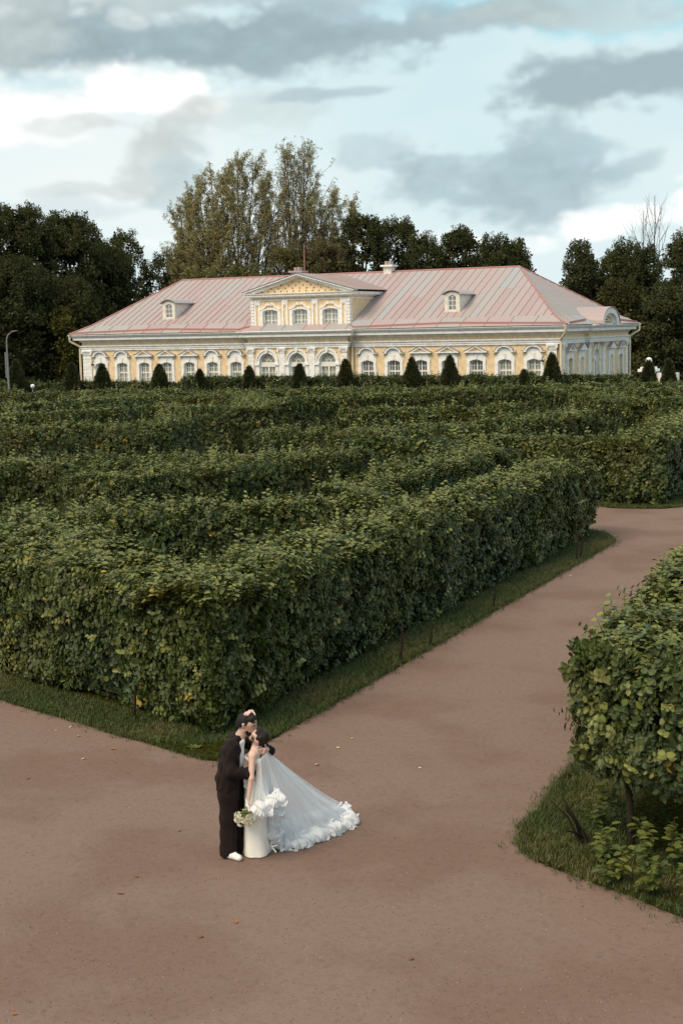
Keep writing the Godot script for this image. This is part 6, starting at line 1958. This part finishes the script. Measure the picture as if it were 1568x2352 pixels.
# ---------------------------------------------------------------- materials
func materials():
	var lf := StandardMaterial3D.new()
	lf.vertex_color_use_as_albedo = true
	lf.roughness = 0.5; lf.metallic_specular = 0.42
	lf.backlight_enabled = true; lf.backlight = Color(0.34, 0.4, 0.16)
	M.leaf = lf
	M.tree_leaf = lf.duplicate()
	M.tree_leaf.roughness = 0.85; M.tree_leaf.metallic_specular = 0.15
	M.post = mat(C(0.2, 0.205, 0.21), 0.6)
	var tones := []
	for c in [Color(0.085, 0.1, 0.026), Color(0.07, 0.095, 0.034), Color(0.11, 0.12, 0.03), Color(0.13, 0.145, 0.038)]:
		var t := mat(C(c.r, c.g, c.b), 0.7, 0.22)
		t.backlight_enabled = true; t.backlight = Color(0.34, 0.4, 0.16)
		tones.append(t)
	M.leaf_tones = tones
	M.core = mat(C(0.06, 0.056, 0.035), 1.0, 0.1)
	M.bark = mat(C(0.06, 0.05, 0.038), 0.95, 0.2)
	M.bark.albedo_texture = noise_tex(256, 0.05, 31, 4, func(t): return Color(0.5 + t * 0.5, 0.5 + t * 0.5, 0.48 + t * 0.5))
	M.bark.uv1_triplanar = true; M.bark.uv1_scale = Vector3(4, 1.2, 4)
	M.bark_pale = mat(C(0.11, 0.095, 0.075), 0.95, 0.2)
	M.turf = mat(C(0.05, 0.055, 0.02), 1.0, 0.1)
	M.turf.albedo_texture = noise_tex(512, 0.04, 33, 5, func(t):
		return Color(1.0, 0.72, 0.6).lerp(Color(0.85, 1.0, 0.7), smoothstep(0.35, 0.6, t)) * (0.55 + 0.5 * t))
	M.turf.uv1_triplanar = true; M.turf.uv1_world_triplanar = true; M.turf.uv1_scale = Vector3.ONE / 2.0
	M.grit = mat(Color.WHITE, 0.9, 0.3)
	M.grit.vertex_color_use_as_albedo = true
	M.dry_pale = mat(C(0.5, 0.44, 0.2), 0.8); M.dry_orange = mat(C(0.3, 0.125, 0.03), 0.8); M.dry_brown = mat(C(0.2, 0.1, 0.045), 0.8)
	M.galv = mat(C(0.34, 0.36, 0.38), 0.5, 0.5)
	M.opal = mat(C(0.78, 0.8, 0.78), 0.3)
	var plaster := noise_tex(512, 0.012, 51, 5, func(t): return Color(1, 1, 1) * (0.945 + 0.055 * smoothstep(0.3, 0.62, t)))
	for q in [["white", C(0.9, 0.895, 0.875)], ["white_warm", C(0.76, 0.74, 0.66)], ["yellow", C(0.84, 0.65, 0.415)], ["cream", C(0.74, 0.63, 0.46)]]:
		var m := mat(q[1], 0.85, 0.3)
		m.albedo_texture = plaster
		m.uv1_triplanar = true; m.uv1_scale = Vector3.ONE / 3.0
		M[q[0]] = m
	M.sash = mat(C(0.8, 0.79, 0.74), 0.5)
	var gl := mat(Color(0.75, 0.8, 0.8, 0.12), 0.03, 0.6)
	gl.transparency = BaseMaterial3D.TRANSPARENCY_ALPHA
	M.glass = gl
	M.curtain = mat(C(0.62, 0.6, 0.48), 0.95, 0.2)
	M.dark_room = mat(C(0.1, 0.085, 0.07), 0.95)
	M.iron = mat(C(0.06, 0.045, 0.035), 0.7)
	var rt := noise_tex(512, 0.02, 71, 5, func(t): return Color(0.96, 0.93, 0.93).lerp(Color(1, 1, 1), smoothstep(0.35, 0.62, t)))
	var rs := []
	for c in [Color(0.36, 0.37, 0.385), Color(0.38, 0.36, 0.36), Color(0.395, 0.345, 0.34), Color(0.405, 0.335, 0.33), Color(0.41, 0.32, 0.318), Color(0.395, 0.3, 0.296)]:
		var m := mat(C(c.r, c.g, c.b), 0.55, 0.5)
		m.albedo_texture = rt; m.uv1_triplanar = true; m.uv1_scale = Vector3.ONE / 1.7
		rs.append(m)
	M.roof = rs
	M.roof_red = mat(C(0.42, 0.2, 0.185), 0.6)
	M.skin_m = mat(C(0.58, 0.37, 0.29), 0.55); M.skin_w = mat(C(0.7, 0.48, 0.4), 0.5)
	for s in [M.skin_m, M.skin_w]:
		s.subsurf_scatter_enabled = true; s.subsurf_scatter_strength = 0.2
	M.hair_m = mat(C(0.01, 0.007, 0.006), 0.7); M.hair_w = mat(C(0.018, 0.01, 0.007), 0.45, 0.4)
	M.lash = mat(C(0.12, 0.05, 0.04), 0.8)
	M.suit = mat(C(0.017, 0.011, 0.0105), 0.9, 0.3)
	M.suit.rim_enabled = true; M.suit.rim = 0.15
	M.shirt = mat(C(0.72, 0.74, 0.78), 0.9); M.shoe = mat(C(0.8, 0.8, 0.78), 0.5)
	M.satin = mat(C(0.88, 0.86, 0.8), 0.5, 0.5); M.pearl = mat(C(0.82, 0.78, 0.7), 0.25, 0.6)
	var tu := mat(C(0.96, 0.97, 0.985, 0.62), 0.95, 0.2)
	tu.transparency = BaseMaterial3D.TRANSPARENCY_ALPHA; tu.cull_mode = BaseMaterial3D.CULL_DISABLED
	tu.backlight_enabled = true; tu.backlight = Color(0.7, 0.72, 0.75)
	M.tulle = tu
	var fr := mat(C(0.96, 0.965, 0.975, 0.92), 0.95, 0.2)
	fr.transparency = BaseMaterial3D.TRANSPARENCY_ALPHA; fr.cull_mode = BaseMaterial3D.CULL_DISABLED
	fr.backlight_enabled = true; fr.backlight = Color(0.8, 0.82, 0.85)
	M.frill = fr
	var fs := fr.duplicate()
	fs.albedo_color = C(0.94, 0.96, 0.98, 0.75)
	M.frill_soft = fs
	M.lacing = mat(C(0.1, 0.12, 0.18), 0.8)
	M.petal = mat(C(0.86, 0.83, 0.7), 0.7)
	M.petal.backlight_enabled = true; M.petal.backlight = Color(0.5, 0.5, 0.42)
	M.stem = mat(C(0.09, 0.14, 0.05), 0.6)

func _ready():
	fn.seed = 4; fn.noise_type = FastNoiseLite.TYPE_SIMPLEX_SMOOTH; fn.frequency = 0.01; fn.fractal_octaves = 3
	view()
	materials()
	make_pieces()
	ground()
	pavilion()
	hedges()
	trees()
	thujas()
	street_things()
	couple()
	ground_plants()
